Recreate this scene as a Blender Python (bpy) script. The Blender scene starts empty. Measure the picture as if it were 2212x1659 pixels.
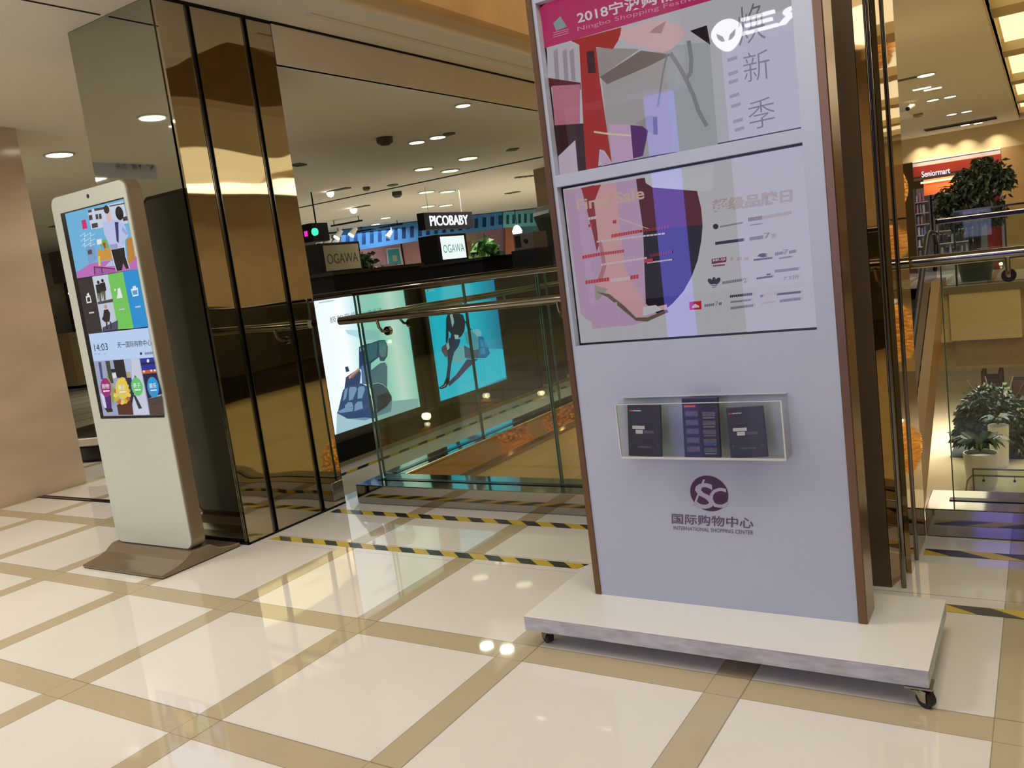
import bpy, math, random
from mathutils import Vector, Matrix
random.seed(7)
SC = bpy.context.scene
COL = SC.collection

# ------------------------------------------------------------------ camera
F_PX, PITCH, ROLL, YAW, EYE = 1814.93, 0.136055, -0.128287, -0.57593, 1.30
_cy, _sy = math.cos(YAW), math.sin(YAW)
FWD = Vector((_sy * math.cos(PITCH), _cy * math.cos(PITCH), -math.sin(PITCH)))
_rt = Vector((_cy, -_sy, 0)); _up = _rt.cross(FWD)
RGT = _rt * math.cos(ROLL) + _up * math.sin(ROLL)
UPV = -_rt * math.sin(ROLL) + _up * math.cos(ROLL)
CAM = Vector((0, 0, EYE))
cd = bpy.data.cameras.new('camera'); cam = bpy.data.objects.new('camera', cd); COL.objects.link(cam)
cd.sensor_width = 36.0; cd.sensor_fit = 'HORIZONTAL'; cd.lens = F_PX / 2212 * 36.0
cd.clip_start = 0.05; cd.clip_end = 200
M = Matrix((RGT, UPV, -FWD)).transposed().to_4x4(); M.translation = CAM
cam.matrix_world = M
SC.camera = cam

# ------------------------------------------------------------------ world, exposure
W = bpy.data.worlds.new('world'); SC.world = W; W.use_nodes = True
W.node_tree.nodes['Background'].inputs[0].default_value = (1.0, 0.86, 0.66, 1)
W.node_tree.nodes['Background'].inputs[1].default_value = 0.17
SC.view_settings.view_transform = 'Standard'; SC.view_settings.look = 'None'
SC.view_settings.exposure = 0.0; SC.view_settings.gamma = 1.0
SC.view_settings.use_curve_mapping = False
SC.cycles.max_bounces = 8; SC.cycles.diffuse_bounces = 4; SC.cycles.glossy_bounces = 5
SC.cycles.transparent_max_bounces = 14; SC.cycles.sample_clamp_indirect = 4.0
SC.cycles.caustics_reflective = False; SC.cycles.caustics_refractive = False

WARM = (1.0, 0.92, 0.79); GOLD = (1.0, 0.86, 0.64); NEUT = (1.0, 0.95, 0.84); COOL = (0.78, 0.86, 1.0); LAV = (0.74, 0.74, 1.0)
def area(name, loc, sx, sy, watts, col, aim=(0, 0, -1), shape='RECTANGLE'):
    d = bpy.data.lights.new(name, 'AREA'); d.shape = shape; d.size = sx; d.size_y = sy
    d.energy = watts; d.color = col
    o = bpy.data.objects.new(name, d); COL.objects.link(o); o.location = loc
    o.rotation_euler = Vector(aim).to_track_quat('-Z', 'Y').to_euler()
    return o
# large ceiling lights and a few added fills (the rest of the hall's lamps are with their fixtures)
LIGHTS = [
    ('hall_light', (-3.0, 1.5, 2.84), 0.9, 0.9, 34, WARM),
    ('hall_light', (-0.3, 1.75, 2.84), 0.9, 0.9, 22, WARM),
    ('hall_light', (-1.0, -0.6, 4.3), 2.0, 2.0, 18, NEUT),
    ('hall_light', (1.6, 2.6, 2.84), 0.9, 0.9, 10, WARM),
    ('corridor_light', (-5.6, 0.4, 2.84), 1.2, 1.2, 46, NEUT),
    ('corridor_light', (-9.0, 0.6, 2.84), 1.2, 1.2, 46, NEUT),
    ('corridor_light', (-10.0, -4.0, 2.84), 1.5, 1.5, 60, NEUT),  # added to brighten what the grey mirror panel reflects
    ('corridor_light', (-8.3, 3.6, 2.84), 1.0, 1.0, 24, WARM),
    ('store_light', (-8.5, 11.2, 2.6), 2.0, 2.0, 70, NEUT),
    ('store_light', (-6.2, 13.0, 2.6), 2.0, 2.0, 90, NEUT),
    ('store_light', (-12.5, 14.4, 2.5), 3.0, 1.5, 45, COOL),
    ('atrium_light', (-1.2, 10.5, 5.4), 1.2, 3.0, 50, NEUT),
    ('atrium_light', (2.0, 9.0, 2.9), 1.2, 5.0, 60, GOLD),  # added fill on the right side, for the gold mirrors' reflection
    ('gallery_light', (-1.2, 14.5, 2.84), 0.8, 5.0, 24, GOLD),
    ('basement_light', (-1.0, 19.5, -1.7), 3.0, 3.0, 230, NEUT),
    ('atrium_low_fill', (0.5, 9.0, -0.6), 2.0, 5.0, 40, GOLD),  # added fill hanging free in the atrium, brightens the lower cream wall
    ('shop_light', (-1.4, 20.6, 2.2), 1.6, 0.8, 22, COOL),
]
for n, l, sx, sy, w, c in LIGHTS: area(n, l, sx, sy, w, c)
# added fill on the gold upper wall, then the blue-white glow of the electronics store across the hall
area('upper_wall_fill', (-1.1, 5.2, 5.4), 0.6, 2.0, 42, GOLD, (-1, 0.1, -0.8))
area('storefront_light', (-2.2, -3.3, 2.0), 4.0, 2.4, 16, LAV, (0.15, 1, -0.05))

# ------------------------------------------------------------------ helpers
def A(x, y, ax, v):
    """point of the photograph's pixel (x, y) on the plane ax = v (metres)"""
    d = FWD + RGT * ((x - 1106) / F_PX) - UPV * ((y - 829.5) / F_PX)
    i = 'XYZ'.index(ax); t = (v - CAM[i]) / d[i]
    return CAM + d * t
def lin(c):
    return tuple(((x / 255) / 12.92 if x / 255 <= 0.04045 else ((x / 255 + 0.055) / 1.055) ** 2.4) for x in c)
_mats = {}
def pm(name, rgb, rough=0.5, metal=0.0, spec=0.5, var=0.06, scale=6.0, bump=0.0, bscale=40.0, stretch=None, coat=0.0):
    """procedural principled material: sRGB 0-255 colour with a little noise"""
    if name in _mats: return _mats[name]
    m = bpy.data.materials.new(name); m.use_nodes = True; nt = m.node_tree; N = nt.nodes; L = nt.links
    b = N['Principled BSDF']; c = lin(rgb)
    tc = N.new('ShaderNodeTexCoord'); mp = N.new('ShaderNodeMapping'); L.new(tc.outputs['Object'], mp.inputs[0])
    if stretch: mp.inputs['Scale'].default_value = stretch
    nz = N.new('ShaderNodeTexNoise'); nz.inputs['Scale'].default_value = scale; nz.inputs['Detail'].default_value = 4
    L.new(mp.outputs[0], nz.inputs['Vector'])
    r = N.new('ShaderNodeValToRGB'); L.new(nz.outputs['Fac'], r.inputs[0])
    r.color_ramp.elements[0].position = 0.3; r.color_ramp.elements[1].position = 0.7
    r.color_ramp.elements[0].color = tuple(x * (1 - var) for x in c) + (1,)
    r.color_ramp.elements[1].color = tuple(min(1, x * (1 + var)) for x in c) + (1,)
    L.new(r.outputs[0], b.inputs['Base Color'])
    b.inputs['Roughness'].default_value = rough; b.inputs['Metallic'].default_value = metal
    b.inputs['Specular IOR Level'].default_value = spec; b.inputs['Coat Weight'].default_value = coat
    if bump:
        n2 = N.new('ShaderNodeTexNoise'); n2.inputs['Scale'].default_value = bscale; n2.inputs['Detail'].default_value = 1
        L.new(mp.outputs[0], n2.inputs['Vector'])
        bp = N.new('ShaderNodeBump'); bp.inputs['Strength'].default_value = bump; bp.inputs['Distance'].default_value = 0.02
        L.new(n2.outputs['Fac'], bp.inputs['Height']); L.new(bp.outputs[0], b.inputs['Normal'])
    _mats[name] = m; return m
def em(rgb, k=1.0, rough=0.012, spec=0.5):
    """a lit surface (screen pixel, sign letter, lamp): sRGB colour times k"""
    key = ('em', rgb, k, rough, spec)
    if key in _mats: return _mats[key]
    m = bpy.data.materials.new('lit_%d_%d_%d' % rgb); m.use_nodes = True; b = m.node_tree.nodes['Principled BSDF']
    b.inputs['Base Color'].default_value = (0.01, 0.01, 0.01, 1); b.inputs['Roughness'].default_value = rough
    b.inputs['Specular IOR Level'].default_value = spec
    b.inputs['Emission Color'].default_value = lin(rgb) + (1,); b.inputs['Emission Strength'].default_value = k
    _mats[key] = m; return m
def glass(name, rgb, ior=1.5, keep=1.0):
    if name in _mats: return _mats[name]
    m = bpy.data.materials.new(name); m.use_nodes = True; nt = m.node_tree; N = nt.nodes; L = nt.links
    N.remove(N['Principled BSDF']); out = N['Material Output']
    t = N.new('ShaderNodeBsdfTransparent'); t.inputs[0].default_value = lin(rgb) + (1,)
    g = N.new('ShaderNodeBsdfGlossy'); g.inputs['Roughness'].default_value = 0.02
    fr = N.new('ShaderNodeFresnel'); ge = N.new('ShaderNodeNewGeometry'); mr = N.new('ShaderNodeMapRange')
    mr.inputs[3].default_value = ior; mr.inputs[4].default_value = 1 / ior; L.new(ge.outputs['Backfacing'], mr.inputs[0]); L.new(mr.outputs[0], fr.inputs[0])
    mx = N.new('ShaderNodeMixShader'); L.new(fr.outputs[0], mx.inputs[0]); L.new(t.outputs[0], mx.inputs[1]); L.new(g.outputs[0], mx.inputs[2])
    L.new(mx.outputs[0], out.inputs[0]); _mats[name] = m; return m

_txt = {}
def text_geo(s, bold=0.0):
    key = (s, bold)
    if key not in _txt:
        c = bpy.data.curves.new('t', 'FONT'); c.body = s; c.offset = bold; c.resolution_u = 3
        o = bpy.data.objects.new('t', c); COL.objects.link(o)
        dg = bpy.context.evaluated_depsgraph_get(); dg.update()
        m = bpy.data.meshes.new_from_object(o.evaluated_get(dg), depsgraph=dg)
        vs = [(v.co.x, v.co.y) for v in m.vertices]; fs = [tuple(p.vertices) for p in m.polygons]
        bpy.data.objects.remove(o); bpy.data.curves.remove(c); bpy.data.meshes.remove(m)
        _txt[key] = (vs, fs)
    return _txt[key]

class MB:
    def __init__(s): s.v = []; s.f = []; s.m = []; s.ms = []; s.sm = []
    def mi(s, m):
        if m not in s.ms: s.ms.append(m)
        return s.ms.index(m)
    def add(s, vs, fs, m, smooth=False):
        k = len(s.v); s.v += [Vector(p) for p in vs]; i = s.mi(m)
        for f in fs: s.f.append(tuple(k + a for a in f)); s.m.append(i); s.sm.append(smooth)
        return s
    def box(s, x0, x1, y0, y1, z0, z1, m):
        vs = [(x, y, z) for z in (z0, z1) for y in (y0, y1) for x in (x0, x1)]
        return s.add(vs, [(0, 2, 3, 1), (4, 5, 7, 6), (0, 1, 5, 4), (2, 6, 7, 3), (0, 4, 6, 2), (1, 3, 7, 5)], m)
    def prism(s, pts, off, m, smooth=False):
        n = len(pts); off = Vector(off); vs = [Vector(p) for p in pts] + [Vector(p) + off for p in pts]
        return s.add(vs, [tuple(range(n))[::-1], tuple(range(n, 2 * n))] + [(i, (i + 1) % n, n + (i + 1) % n, n + i) for i in range(n)], m, smooth)
    def poly(s, pts, m): return s.add(pts, [tuple(range(len(pts)))], m)
    def ring(s, p, ax, r, n):
        ax = Vector(ax).normalized(); a = ax.orthogonal().normalized(); b = ax.cross(a)
        return [Vector(p) + a * (r * math.cos(6.283185 * i / n)) + b * (r * math.sin(6.283185 * i / n)) for i in range(n)]
    def cyl(s, p0, p1, r0, m, r1=None, n=20):
        r1 = r0 if r1 is None else r1; ax = Vector(p1) - Vector(p0)
        vs = s.ring(p0, ax, r0, n) + s.ring(p1, ax, r1, n)
        return s.add(vs, [(i, (i + 1) % n, n + (i + 1) % n, n + i) for i in range(n)] + [tuple(range(n))[::-1], tuple(range(n, 2 * n))], m, True)
    def tube(s, pts, r, m, n=12, r1=None):
        pts = [Vector(p) for p in pts]; vs = []; k = len(pts); ref = None
        for i, p in enumerate(pts):
            d = (pts[min(i + 1, k - 1)] - pts[max(i - 1, 0)]).normalized()
            if ref is None: ref = d.orthogonal().normalized()
            ref = (ref - d * ref.dot(d)).normalized(); b = d.cross(ref)
            rr = r if r1 is None else r + (r1 - r) * i / (k - 1)
            vs += [p + ref * (rr * math.cos(6.283185 * j / n)) + b * (rr * math.sin(6.283185 * j / n)) for j in range(n)]
        fs = [(i * n + j, i * n + (j + 1) % n, (i + 1) * n + (j + 1) % n, (i + 1) * n + j) for i in range(k - 1) for j in range(n)]
        return s.add(vs, fs + [tuple(range(n))[::-1], tuple(range((k - 1) * n, k * n))], m, True)
    def lathe(s, c, prof, m, n=28):
        c = Vector(c); vs = []
        for r, z in prof: vs += [c + Vector((r * math.cos(6.283185 * i / n), r * math.sin(6.283185 * i / n), z)) for i in range(n)]
        k = len(prof)
        fs = [(i * n + j, i * n + (j + 1) % n, (i + 1) * n + (j + 1) % n, (i + 1) * n + j) for i in range(k - 1) for j in range(n)]
        return s.add(vs, fs + [tuple(range(n))[::-1], tuple(range((k - 1) * n, k * n))], m, True)
    def text(s, t, bl, br, tl, m, depth=0.0, bold=0.0):
        """lettering stretched to the parallelogram bl-br-tl; depth > 0 gives it thickness toward its front"""
        vs, fs = text_geo(t, bold); xs = [v[0] for v in vs]; ys = [v[1] for v in vs]
        x0, x1, y0, y1 = min(xs), max(xs), min(ys), max(ys); bl, br, tl = Vector(bl), Vector(br), Vector(tl)
        P = [bl + (br - bl) * ((x - x0) / (x1 - x0)) + (tl - bl) * ((y - y0) / (y1 - y0)) for x, y in vs]
        if depth:
            nrm = (br - bl).cross(tl - bl).normalized() * depth; n = len(P); cnt = {}
            for f in fs:
                for i in range(len(f)):
                    e = (f[i], f[(i + 1) % len(f)]); cnt[tuple(sorted(e))] = cnt.get(tuple(sorted(e)), 0) + 1
            sides = []
            for f in fs:
                for i in range(len(f)):
                    a, b = f[i], f[(i + 1) % len(f)]
                    if cnt[tuple(sorted((a, b)))] == 1: sides.append((a, b, b + n, a + n))
            return s.add(P + [p + nrm for p in P], [tuple(a + n for a in f) for f in fs] + sides, m)
        return s.add(P, fs, m)
    def build(s, name, parent=None, bevel=0.0, seg=2, loc=None):
        me = bpy.data.meshes.new(name); o = bpy.data.objects.new(name, me); COL.objects.link(o)
        if parent is not None: org = Vector(parent['_o']) if '_o' in parent else parent.location.copy()
        elif loc is not None: org = Vector(loc)
        else:
            lo = [min(v[i] for v in s.v) for i in range(3)]; hi = [max(v[i] for v in s.v) for i in range(3)]
            org = Vector(((lo[0] + hi[0]) / 2, (lo[1] + hi[1]) / 2, lo[2]))
        me.from_pydata([v - org for v in s.v], [], s.f)
        for m in s.ms: me.materials.append(m)
        me.polygons.foreach_set('material_index', s.m); me.polygons.foreach_set('use_smooth', s.sm)
        if any(s.sm): me.set_sharp_from_angle(angle=0.7)
        me.update()
        if parent is not None: o.parent = parent; o['_o'] = tuple(org)
        else: o.location = org; o['_o'] = tuple(org)
        if bevel:
            b = o.modifiers.new('bevel', 'BEVEL'); b.width = bevel; b.segments = seg; b.limit_method = 'ANGLE'; b.angle_limit = 0.7
        return o
def tag(o, label=None, cat=None, group=None, kind=None):
    if label: o['label'] = label
    if cat: o['category'] = cat
    if group: o['group'] = group
    if kind: o['kind'] = kind
    return o
def thing(name, label, cat, loc, group=None):
    o = bpy.data.objects.new(name, None); COL.objects.link(o); o.location = loc; o['_o'] = tuple(loc); o.empty_display_size = 0.1
    return tag(o, label, cat, group)
def struct(o, label=None, cat=None): return tag(o, label, cat, kind='structure')
def cr(ox, oy, s): return lambda pts: [(ox + x * s, oy + y * s) for x, y in pts]
class Flat(MB):
    """a printed or lit picture on the plane ax = v: shapes in the photograph's pixels, each drawn on top of the last"""
    def __init__(s, ax, v, side, step=0.00004):
        super().__init__(); s.ax, s.val, s.d, s.k = ax, v, side * step, 0
    def at(s, x, y): return A(x, y, s.ax, s.val + s.d * s.k)
    def p(s, pts, rgb, k=1.0, m=None):
        s.k += 1; s.poly([s.at(*q) for q in pts], m or em(rgb, k)); return s
    def ell(s, c, u, v, rgb, k=1.0, n=20, m=None):
        """ellipse: centre c, half axes u, v (pixel vectors)"""
        return s.p([(c[0] + u[0] * math.cos(t) + v[0] * math.sin(t), c[1] + u[1] * math.cos(t) + v[1] * math.sin(t)) for t in [6.283185 * i / n for i in range(n)]], rgb, k, m)
    def line(s, pts, w, rgb, k=1.0, m=None):
        for (x0, y0), (x1, y1) in zip(pts, pts[1:]):
            l = math.hypot(x1 - x0, y1 - y0); nx, ny = -(y1 - y0) / l * w / 2, (x1 - x0) / l * w / 2
            s.p([(x0 + nx, y0 + ny), (x1 + nx, y1 + ny), (x1 - nx, y1 - ny), (x0 - nx, y0 - ny)], rgb, k, m); s.k -= 1
        s.k += 1; return s
    def t(s, txt, bl, br, tl, rgb, k=1.0, bold=0.0, m=None):
        s.k += 1; s.text(txt, s.at(*bl), s.at(*br), s.at(*tl), m or em(rgb, k), 0, bold); return s
# ------------------------------------------------------------------ materials of the place
def floor_material():
    m = bpy.data.materials.new('polished_tile_floor'); m.use_nodes = True; nt = m.node_tree; N = nt.nodes; L = nt.links
    b = N['Principled BSDF']
    def mth(op, a, c=None):
        n = N.new('ShaderNodeMath'); n.operation = op
        for i, q in enumerate((a, c)):
            if q is None: continue
            if isinstance(q, (int, float)): n.inputs[i].default_value = q
            else: L.new(q, n.inputs[i])
        return n.outputs[0]
    g = N.new('ShaderNodeNewGeometry'); sp = N.new('ShaderNodeSeparateXYZ'); L.new(g.outputs['Position'], sp.inputs[0])
    X, Y = sp.outputs[0], sp.outputs[1]
    xa, PA, wA, yb, PB, wB = -2.37255, 0.73983, 0.10854, 2.30075, 0.75776, 0.11395
    u = mth('FLOORED_MODULO', mth('SUBTRACT', X, xa), PA); v = mth('FLOORED_MODULO', mth('SUBTRACT', Y, yb - wB), PB)
    bx = mth('LESS_THAN', u, wA); by = mth('LESS_THAN', v, wB)
    plain = mth('MULTIPLY', mth('GREATER_THAN', Y, 2.6), mth('GREATER_THAN', X, -3.75))
    by2 = mth('MULTIPLY', by, mth('SUBTRACT', 1.0, plain))
    by2 = mth('MULTIPLY', by2, mth('LESS_THAN', Y, 3.3))
    band = mth('MAXIMUM', bx, by2)
    def edge(q, w, t=0.0022):
        a = mth('LESS_THAN', mth('ABSOLUTE', mth('SUBTRACT', q, w)), t)
        return mth('MAXIMUM', a, mth('LESS_THAN', q, t))
    ln = mth('MAXIMUM', edge(u, wA), mth('MULTIPLY', edge(v, wB), mth('LESS_THAN', Y, 3.3)))
    nz = N.new('ShaderNodeTexNoise'); nz.inputs['Scale'].default_value = 1.6; nz.inputs['Detail'].default_value = 5
    L.new(g.outputs['Position'], nz.inputs['Vector'])
    def mix(f, c0, c1):
        n = N.new('ShaderNodeMix'); n.data_type = 'RGBA'
        if isinstance(f, float): n.inputs[0].default_value = f
        else: L.new(f, n.inputs[0])
        for i, c in ((6, c0), (7, c1)):
            if isinstance(c, tuple): n.inputs[i].default_value = c + (1,)
            else: L.new(c, n.inputs[i])
        return n.outputs[2]
    tile = mix(nz.outputs['Fac'], lin((226, 222, 212)), lin((238, 235, 226)))
    beige = mix(nz.outputs['Fac'], lin((184, 170, 138)), lin((198, 185, 153)))
    c = mix(band, tile, beige); c = mix(mth('MULTIPLY', ln, 0.65), c, lin((120, 104, 78)))
    L.new(c, b.inputs['Base Color'])
    b.inputs['Roughness'].default_value = 0.035; b.inputs['Specular IOR Level'].default_value = 0.6
    return m
FLOOR = floor_material()
CEIL = pm('painted_ceiling', (230, 224, 204), 0.85, var=0.02, scale=2)
FASC = pm('painted_fascia', (222, 214, 194), 0.8, var=0.02, scale=2)
CREAM = pm('cream_plaster', (210, 188, 138), 0.8, var=0.03, scale=2)
GOLDW = pm('gold_wall', (222, 182, 124), 0.7, var=0.1, scale=1.2, stretch=(1, 1.6, 0.1))
MARB = pm('tan_marble', (204, 182, 150), 0.12, var=0.12, scale=1.6, stretch=(1, 0.6, 2.2))
GREYW = pm('olive_grey_wall', (168, 164, 148), 0.5, var=0.08)
DARKW = pm('dark_maroon_wall', (78, 28, 24), 0.6, var=0.15)
BLACK = pm('black_lacquer', (14, 13, 12), 0.22, var=0.3)
BLACKM = pm('black_matte', (11, 10, 9), 0.6, spec=0.2, var=0.3)
CHROME = pm('polished_steel', (176, 172, 164), 0.06, metal=1.0, var=0.03)
STEEL = pm('brushed_steel', (138, 132, 122), 0.14, metal=1.0, var=0.05)
DKSTEEL = pm('dark_steel', (86, 80, 72), 0.15, metal=1.0, var=0.1)
GOLDM = pm('gold_mirror', (188, 178, 156), 0.03, metal=1.0, var=0.04, scale=1.2, bump=0.3, bscale=1.15, stretch=(0.8, 0.8, 3.2))
GREYM = pm('grey_mirror', (170, 170, 160), 0.03, metal=1.0, var=0.03, scale=1.2)
BRONZM = pm('bronze_mirror', (178, 150, 110), 0.035, metal=1.0, var=0.04, bump=0.05, bscale=2.0, stretch=(1, 1, 2))
BRONZ = pm('brown_bronze_sheet', (118, 92, 66), 0.28, metal=0.8, var=0.06)
DKBRONZ = pm('dark_bronze_sheet', (96, 80, 60), 0.45, metal=0.25, var=0.08)
GLASS = glass('clear_glass', (243, 249, 244))
GEDGE = pm('green_glass_edge', (70, 104, 92), 0.15, var=0.1)
WHITEP = pm('white_paint', (228, 226, 220), 0.4, var=0.02)

# ------------------------------------------------------------------ floor
mb = MB()
mb.box(-18, 6, -8, 3.86, -0.5, 0, FLOOR); mb.box(-18, -3.46, 3.86, 22, -0.5, 0, FLOOR)
struct(mb.build('floor', loc=(0, 0, 0)))
mb = MB(); mb.box(-6, 5, 16.9, 26, -0.5, 0, FLOOR)
struct(mb.build('floor', loc=(0, 16.9, 0)))
LOWFL = pm('lower_polished_floor', (232, 218, 180), 0.08, var=0.04, scale=1)
mb = MB(); mb.box(-8, 8, 2, 40, -3.7, -3.5, LOWFL)
struct(mb.build('floor', loc=(0, 20, -3.5)))

# ------------------------------------------------------------------ ceilings
def slab(name, poly, z, t, m):
    mb = MB(); mb.prism([(x, y, z) for x, y in poly], (0, 0, t), m)
    return struct(mb.build(name, loc=(poly[0][0], poly[0][1], z)))
slab('ceiling', [(-18, -8), (-3.0, -8), (-3.0, 0.9), (5, 0.9), (5, 3.72), (-3.25, 3.72), (-3.25, 18), (-3.7, 18), (-3.7, 3.64), (-4.45, 3.64), (-18, 14.3)], 2.87, 0.1, CEIL)
slab('ceiling', [(-3.705, 3.66), (-4.45, 3.66), (-17, 13.6), (-17, 22), (-3.705, 22)], 2.63, 0.1, CEIL)
slab('ceiling', [(-1.7, 3.9), (-0.33, 3.9), (-0.33, 19.2), (-3.0, 19.2), (-3.0, 15.5), (-1.7, 15.5)], 2.87, 0.12, CEIL)
slab('ceiling', [(-3.0, -8), (5, -8), (5, 0.9), (-3.0, 0.9)], 4.4, 0.1, CEIL)
slab('ceiling', [(-6, 2), (5, 2), (5, 22), (-6, 22)], 5.6, 0.1, CEIL)
mb = MB(); mb.box(-3.73, -3.7, 3.66, 20, 2.63, 2.856, FASC); struct(mb.build('trim_1'))
mb = MB(); mb.box(-3.735, -3.695, 3.66, 20, 2.856, 2.8695, BLACKM); struct(mb.build('trim_2'))  # black strip stands in for the shadow gap at the ceiling edge
mb = MB(); mb.box(-3.5, -3.46, 3.74, 18, 2.862, 2.8695, FASC); struct(mb.build('trim_3'))
mb = MB(); mb.box(-3.25, -3.15, 3.7, 18, 2.97, 5.6, GOLDW)
mb.box(-3.25, 5, 3.6, 3.72, 2.97, 5.6, GOLDW)
struct(mb.build('wall_atrium'))
mb = MB(); mb.box(-4.107, -4.097, -8, 2.86, 2.866, 2.8695, BLACKM); struct(mb.build('trim_4'))
mb = MB(); mb.box(-12, -4.2, 9.49, 9.53, 2.62, 2.6295, BLACKM); struct(mb.build('trim_5'))
# walls closing the hall off (behind and beside the camera, and around the wells)
mb = MB(); mb.box(-7.95, -6.75, 2.2, 3.785, 0.001, 2.869, MARB); struct(mb.build('wall_left'))
mb = MB(); mb.box(-18.2, 5.2, -8.2, -8, 0, 4.5, GREYW); struct(mb.build('wall_back'))
mb = MB(); mb.box(5, 5.2, -8, 3.9, 0, 4.5, MARB); struct(mb.build('wall_right'))
mb = MB(); mb.box(4, 4.2, 3.9, 26, -3.5, -0.25, CREAM); mb.box(3.9, 4.2, 3.9, 26, -0.25, 0.1, DKSTEEL); mb.box(4, 4.2, 3.9, 26, 0.1, 1.25, pm('dark_gallery_glass', (52, 48, 40), 0.15)); mb.box(4, 4.2, 3.9, 26, 1.25, 5.7, pm('tan_gallery_wall', (164, 146, 116), 0.7)); struct(mb.build('wall_atrium_right'))
mb = MB(); mb.box(-12.2, -12.0, -8, 2.0, 0, 2.87, GREYW); struct(mb.build('wall_corridor'))
mb = MB(); mb.box(-18.2, -18.0, -8, 22, 0, 2.9, GREYW); struct(mb.build('wall_far_left'))
mb = MB(); mb.box(-3.1, -3.0, -8, 0.9, 2.97, 4.4, FASC); mb.box(-3.0, 5, 0.9, 1.0, 2.97, 4.4, FASC); struct(mb.build('wall_upper'))
mb = MB(); mb.box(-17.2, -6.2, 20.4, 20.6, 0, 2.7, pm('tan_shop_wall', (176, 152, 116), 0.7)); struct(mb.build('wall_far'))
# partition between the corridor and the shops, seen only at its dark far end
mb = MB(); mb.prism([(-8.6, 6.86, 0.001), (-8.75, 6.99, 0.001), (-15.9, 12.72, 0.001), (-15.8, 12.6, 0.001)], (0, 0, 2.6), GREYW); struct(mb.build('wall_partition'))

# floor groove of the fire shutter
mb = MB(); mb.box(-6.74, -4.46, 3.36, 3.375, 0.0005, 0.003, BLACKM); mb.box(-6.74, -4.46, 3.375, 3.405, 0.0005, 0.002, DKSTEEL); mb.box(-6.74, -4.46, 3.405, 3.42, 0.0005, 0.003, BLACKM)
tag(mb.build('shutter_track'), 'dark metal shutter track in the floor between the left marble wall and mirrored pillar', 'floor track')

# ------------------------------------------------------------------ hazard tapes
def tape_material(name, slant, per, duty):
    m = bpy.data.materials.new(name); m.use_nodes = True; nt = m.node_tree; N = nt.nodes; L = nt.links; b = N['Principled BSDF']
    g = N.new('ShaderNodeNewGeometry'); sp = N.new('ShaderNodeSeparateXYZ'); L.new(g.outputs['Position'], sp.inputs[0])
    def mth(op, a, c):
        n = N.new('ShaderNodeMath'); n.operation = op
        for i, q in enumerate((a, c)):
            if isinstance(q, (int, float)): n.inputs[i].default_value = q
            else: L.new(q, n.inputs[i])
        return n.outputs[0]
    t = mth('ADD', sp.outputs[0] if 'side' not in name else sp.outputs[1], mth('MULTIPLY', sp.outputs[1] if 'side' not in name else sp.outputs[0], slant))
    f = mth('LESS_THAN', mth('FLOORED_MODULO', t, per), per * duty)
    n = N.new('ShaderNodeMix'); n.data_type = 'RGBA'; L.new(f, n.inputs[0])
    n.inputs[6].default_value = lin((206, 176, 42)) + (1,); n.inputs[7].default_value = lin((34, 32, 28)) + (1,)
    L.new(n.outputs[2], b.inputs['Base Color']); b.inputs['Roughness'].default_value = 0.3
    return m
TP = tape_material('hazard_stripes', 1.25, 0.172, 0.5)
TPR = tape_material('hazard_stripes_wide', 1.7, 0.25, 0.55)
TPS = tape_material('hazard_stripes_side', 1.25, 0.24, 0.5)
def tape(label, x0, x1, y0, y1, m, skew=0.0):
    mb = MB(); mb.prism([(x0, y0, 0.0006), (x1, y0, 0.0006), (x1 + skew, y1, 0.0006), (x0 + skew, y1, 0.0006)], (0, 0, 0.0009), m)
    tag(mb.build('hazard_tape'), label, 'floor tape')
tape('hazard tape running from the left pillar towards the advertising stand, nearer of two', -3.66, -1.735, 2.988, 3.045, TP, 0.03)
tape('black and yellow hazard tape on the floor close in front of the left glass railing', -3.66, -0.72, 3.468, 3.53, TP)
tape('black and yellow hazard tape at the lower right, beside the stand platform', -0.325, 1.2, 2.928, 2.988, TPR)
tape('black and yellow hazard tape in front of the right-hand chrome curb', -0.44, 1.2, 3.44, 3.505, TPR)
tape('hazard tape on the floor strip beyond the glass, in front of the lit advertisements', -4.32, -4.26, 3.9, 9.5, TPS)

# ------------------------------------------------------------------ mirrored pillars
def left_pillar():
    t = thing('mirrored_pillar', 'large square pillar clad in grey and gold mirror panels behind the white touch screen totem', 'pillar', (-4.07, 3.26, 0))
    mb = MB(); mb.box(-4.43, -3.72, 2.92, 3.63, 0.0, 2.868, BLACKM); mb.build('core', t)
    mb = MB(); mb.box(-4.45, -3.725, 2.885, 2.915, 0.012, 2.866, GREYM); tag(mb.build('front_panel', t), 'grey mirror front panel')
    for y0, y1 in ((2.892, 3.070), (3.100, 3.440), (3.470, 3.65)):
        mb = MB(); mb.box(-3.722, -3.70, y0, y1, 0.012, 2.85, GOLDM); tag(mb.build('side_panel', t), 'gold mirror side panel')
    for y in (3.085, 3.455):
        mb = MB(); mb.box(-3.72, -3.708, y - 0.015, y + 0.015, 0.012, 2.85, BLACK)
        mb.build('joint_strip', t)
        for q in (-0.019, 0.015):
            mb = MB(); mb.box(-3.72, -3.697, y + q, y + q + 0.004, 0.012, 2.85, STEEL); mb.build('joint_edge', t)
    mb = MB(); mb.box(-3.725, -3.698, 2.885, 3.65, 2.85, 2.868, BLACKM); mb.box(-4.45, -3.698, 2.884, 2.9, 0.0, 0.012, BLACKM); mb.box(-3.715, -3.698, 2.885, 3.65, 0.0, 0.012, BLACKM); mb.build('edge_trim', t)
left_pillar()
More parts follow.
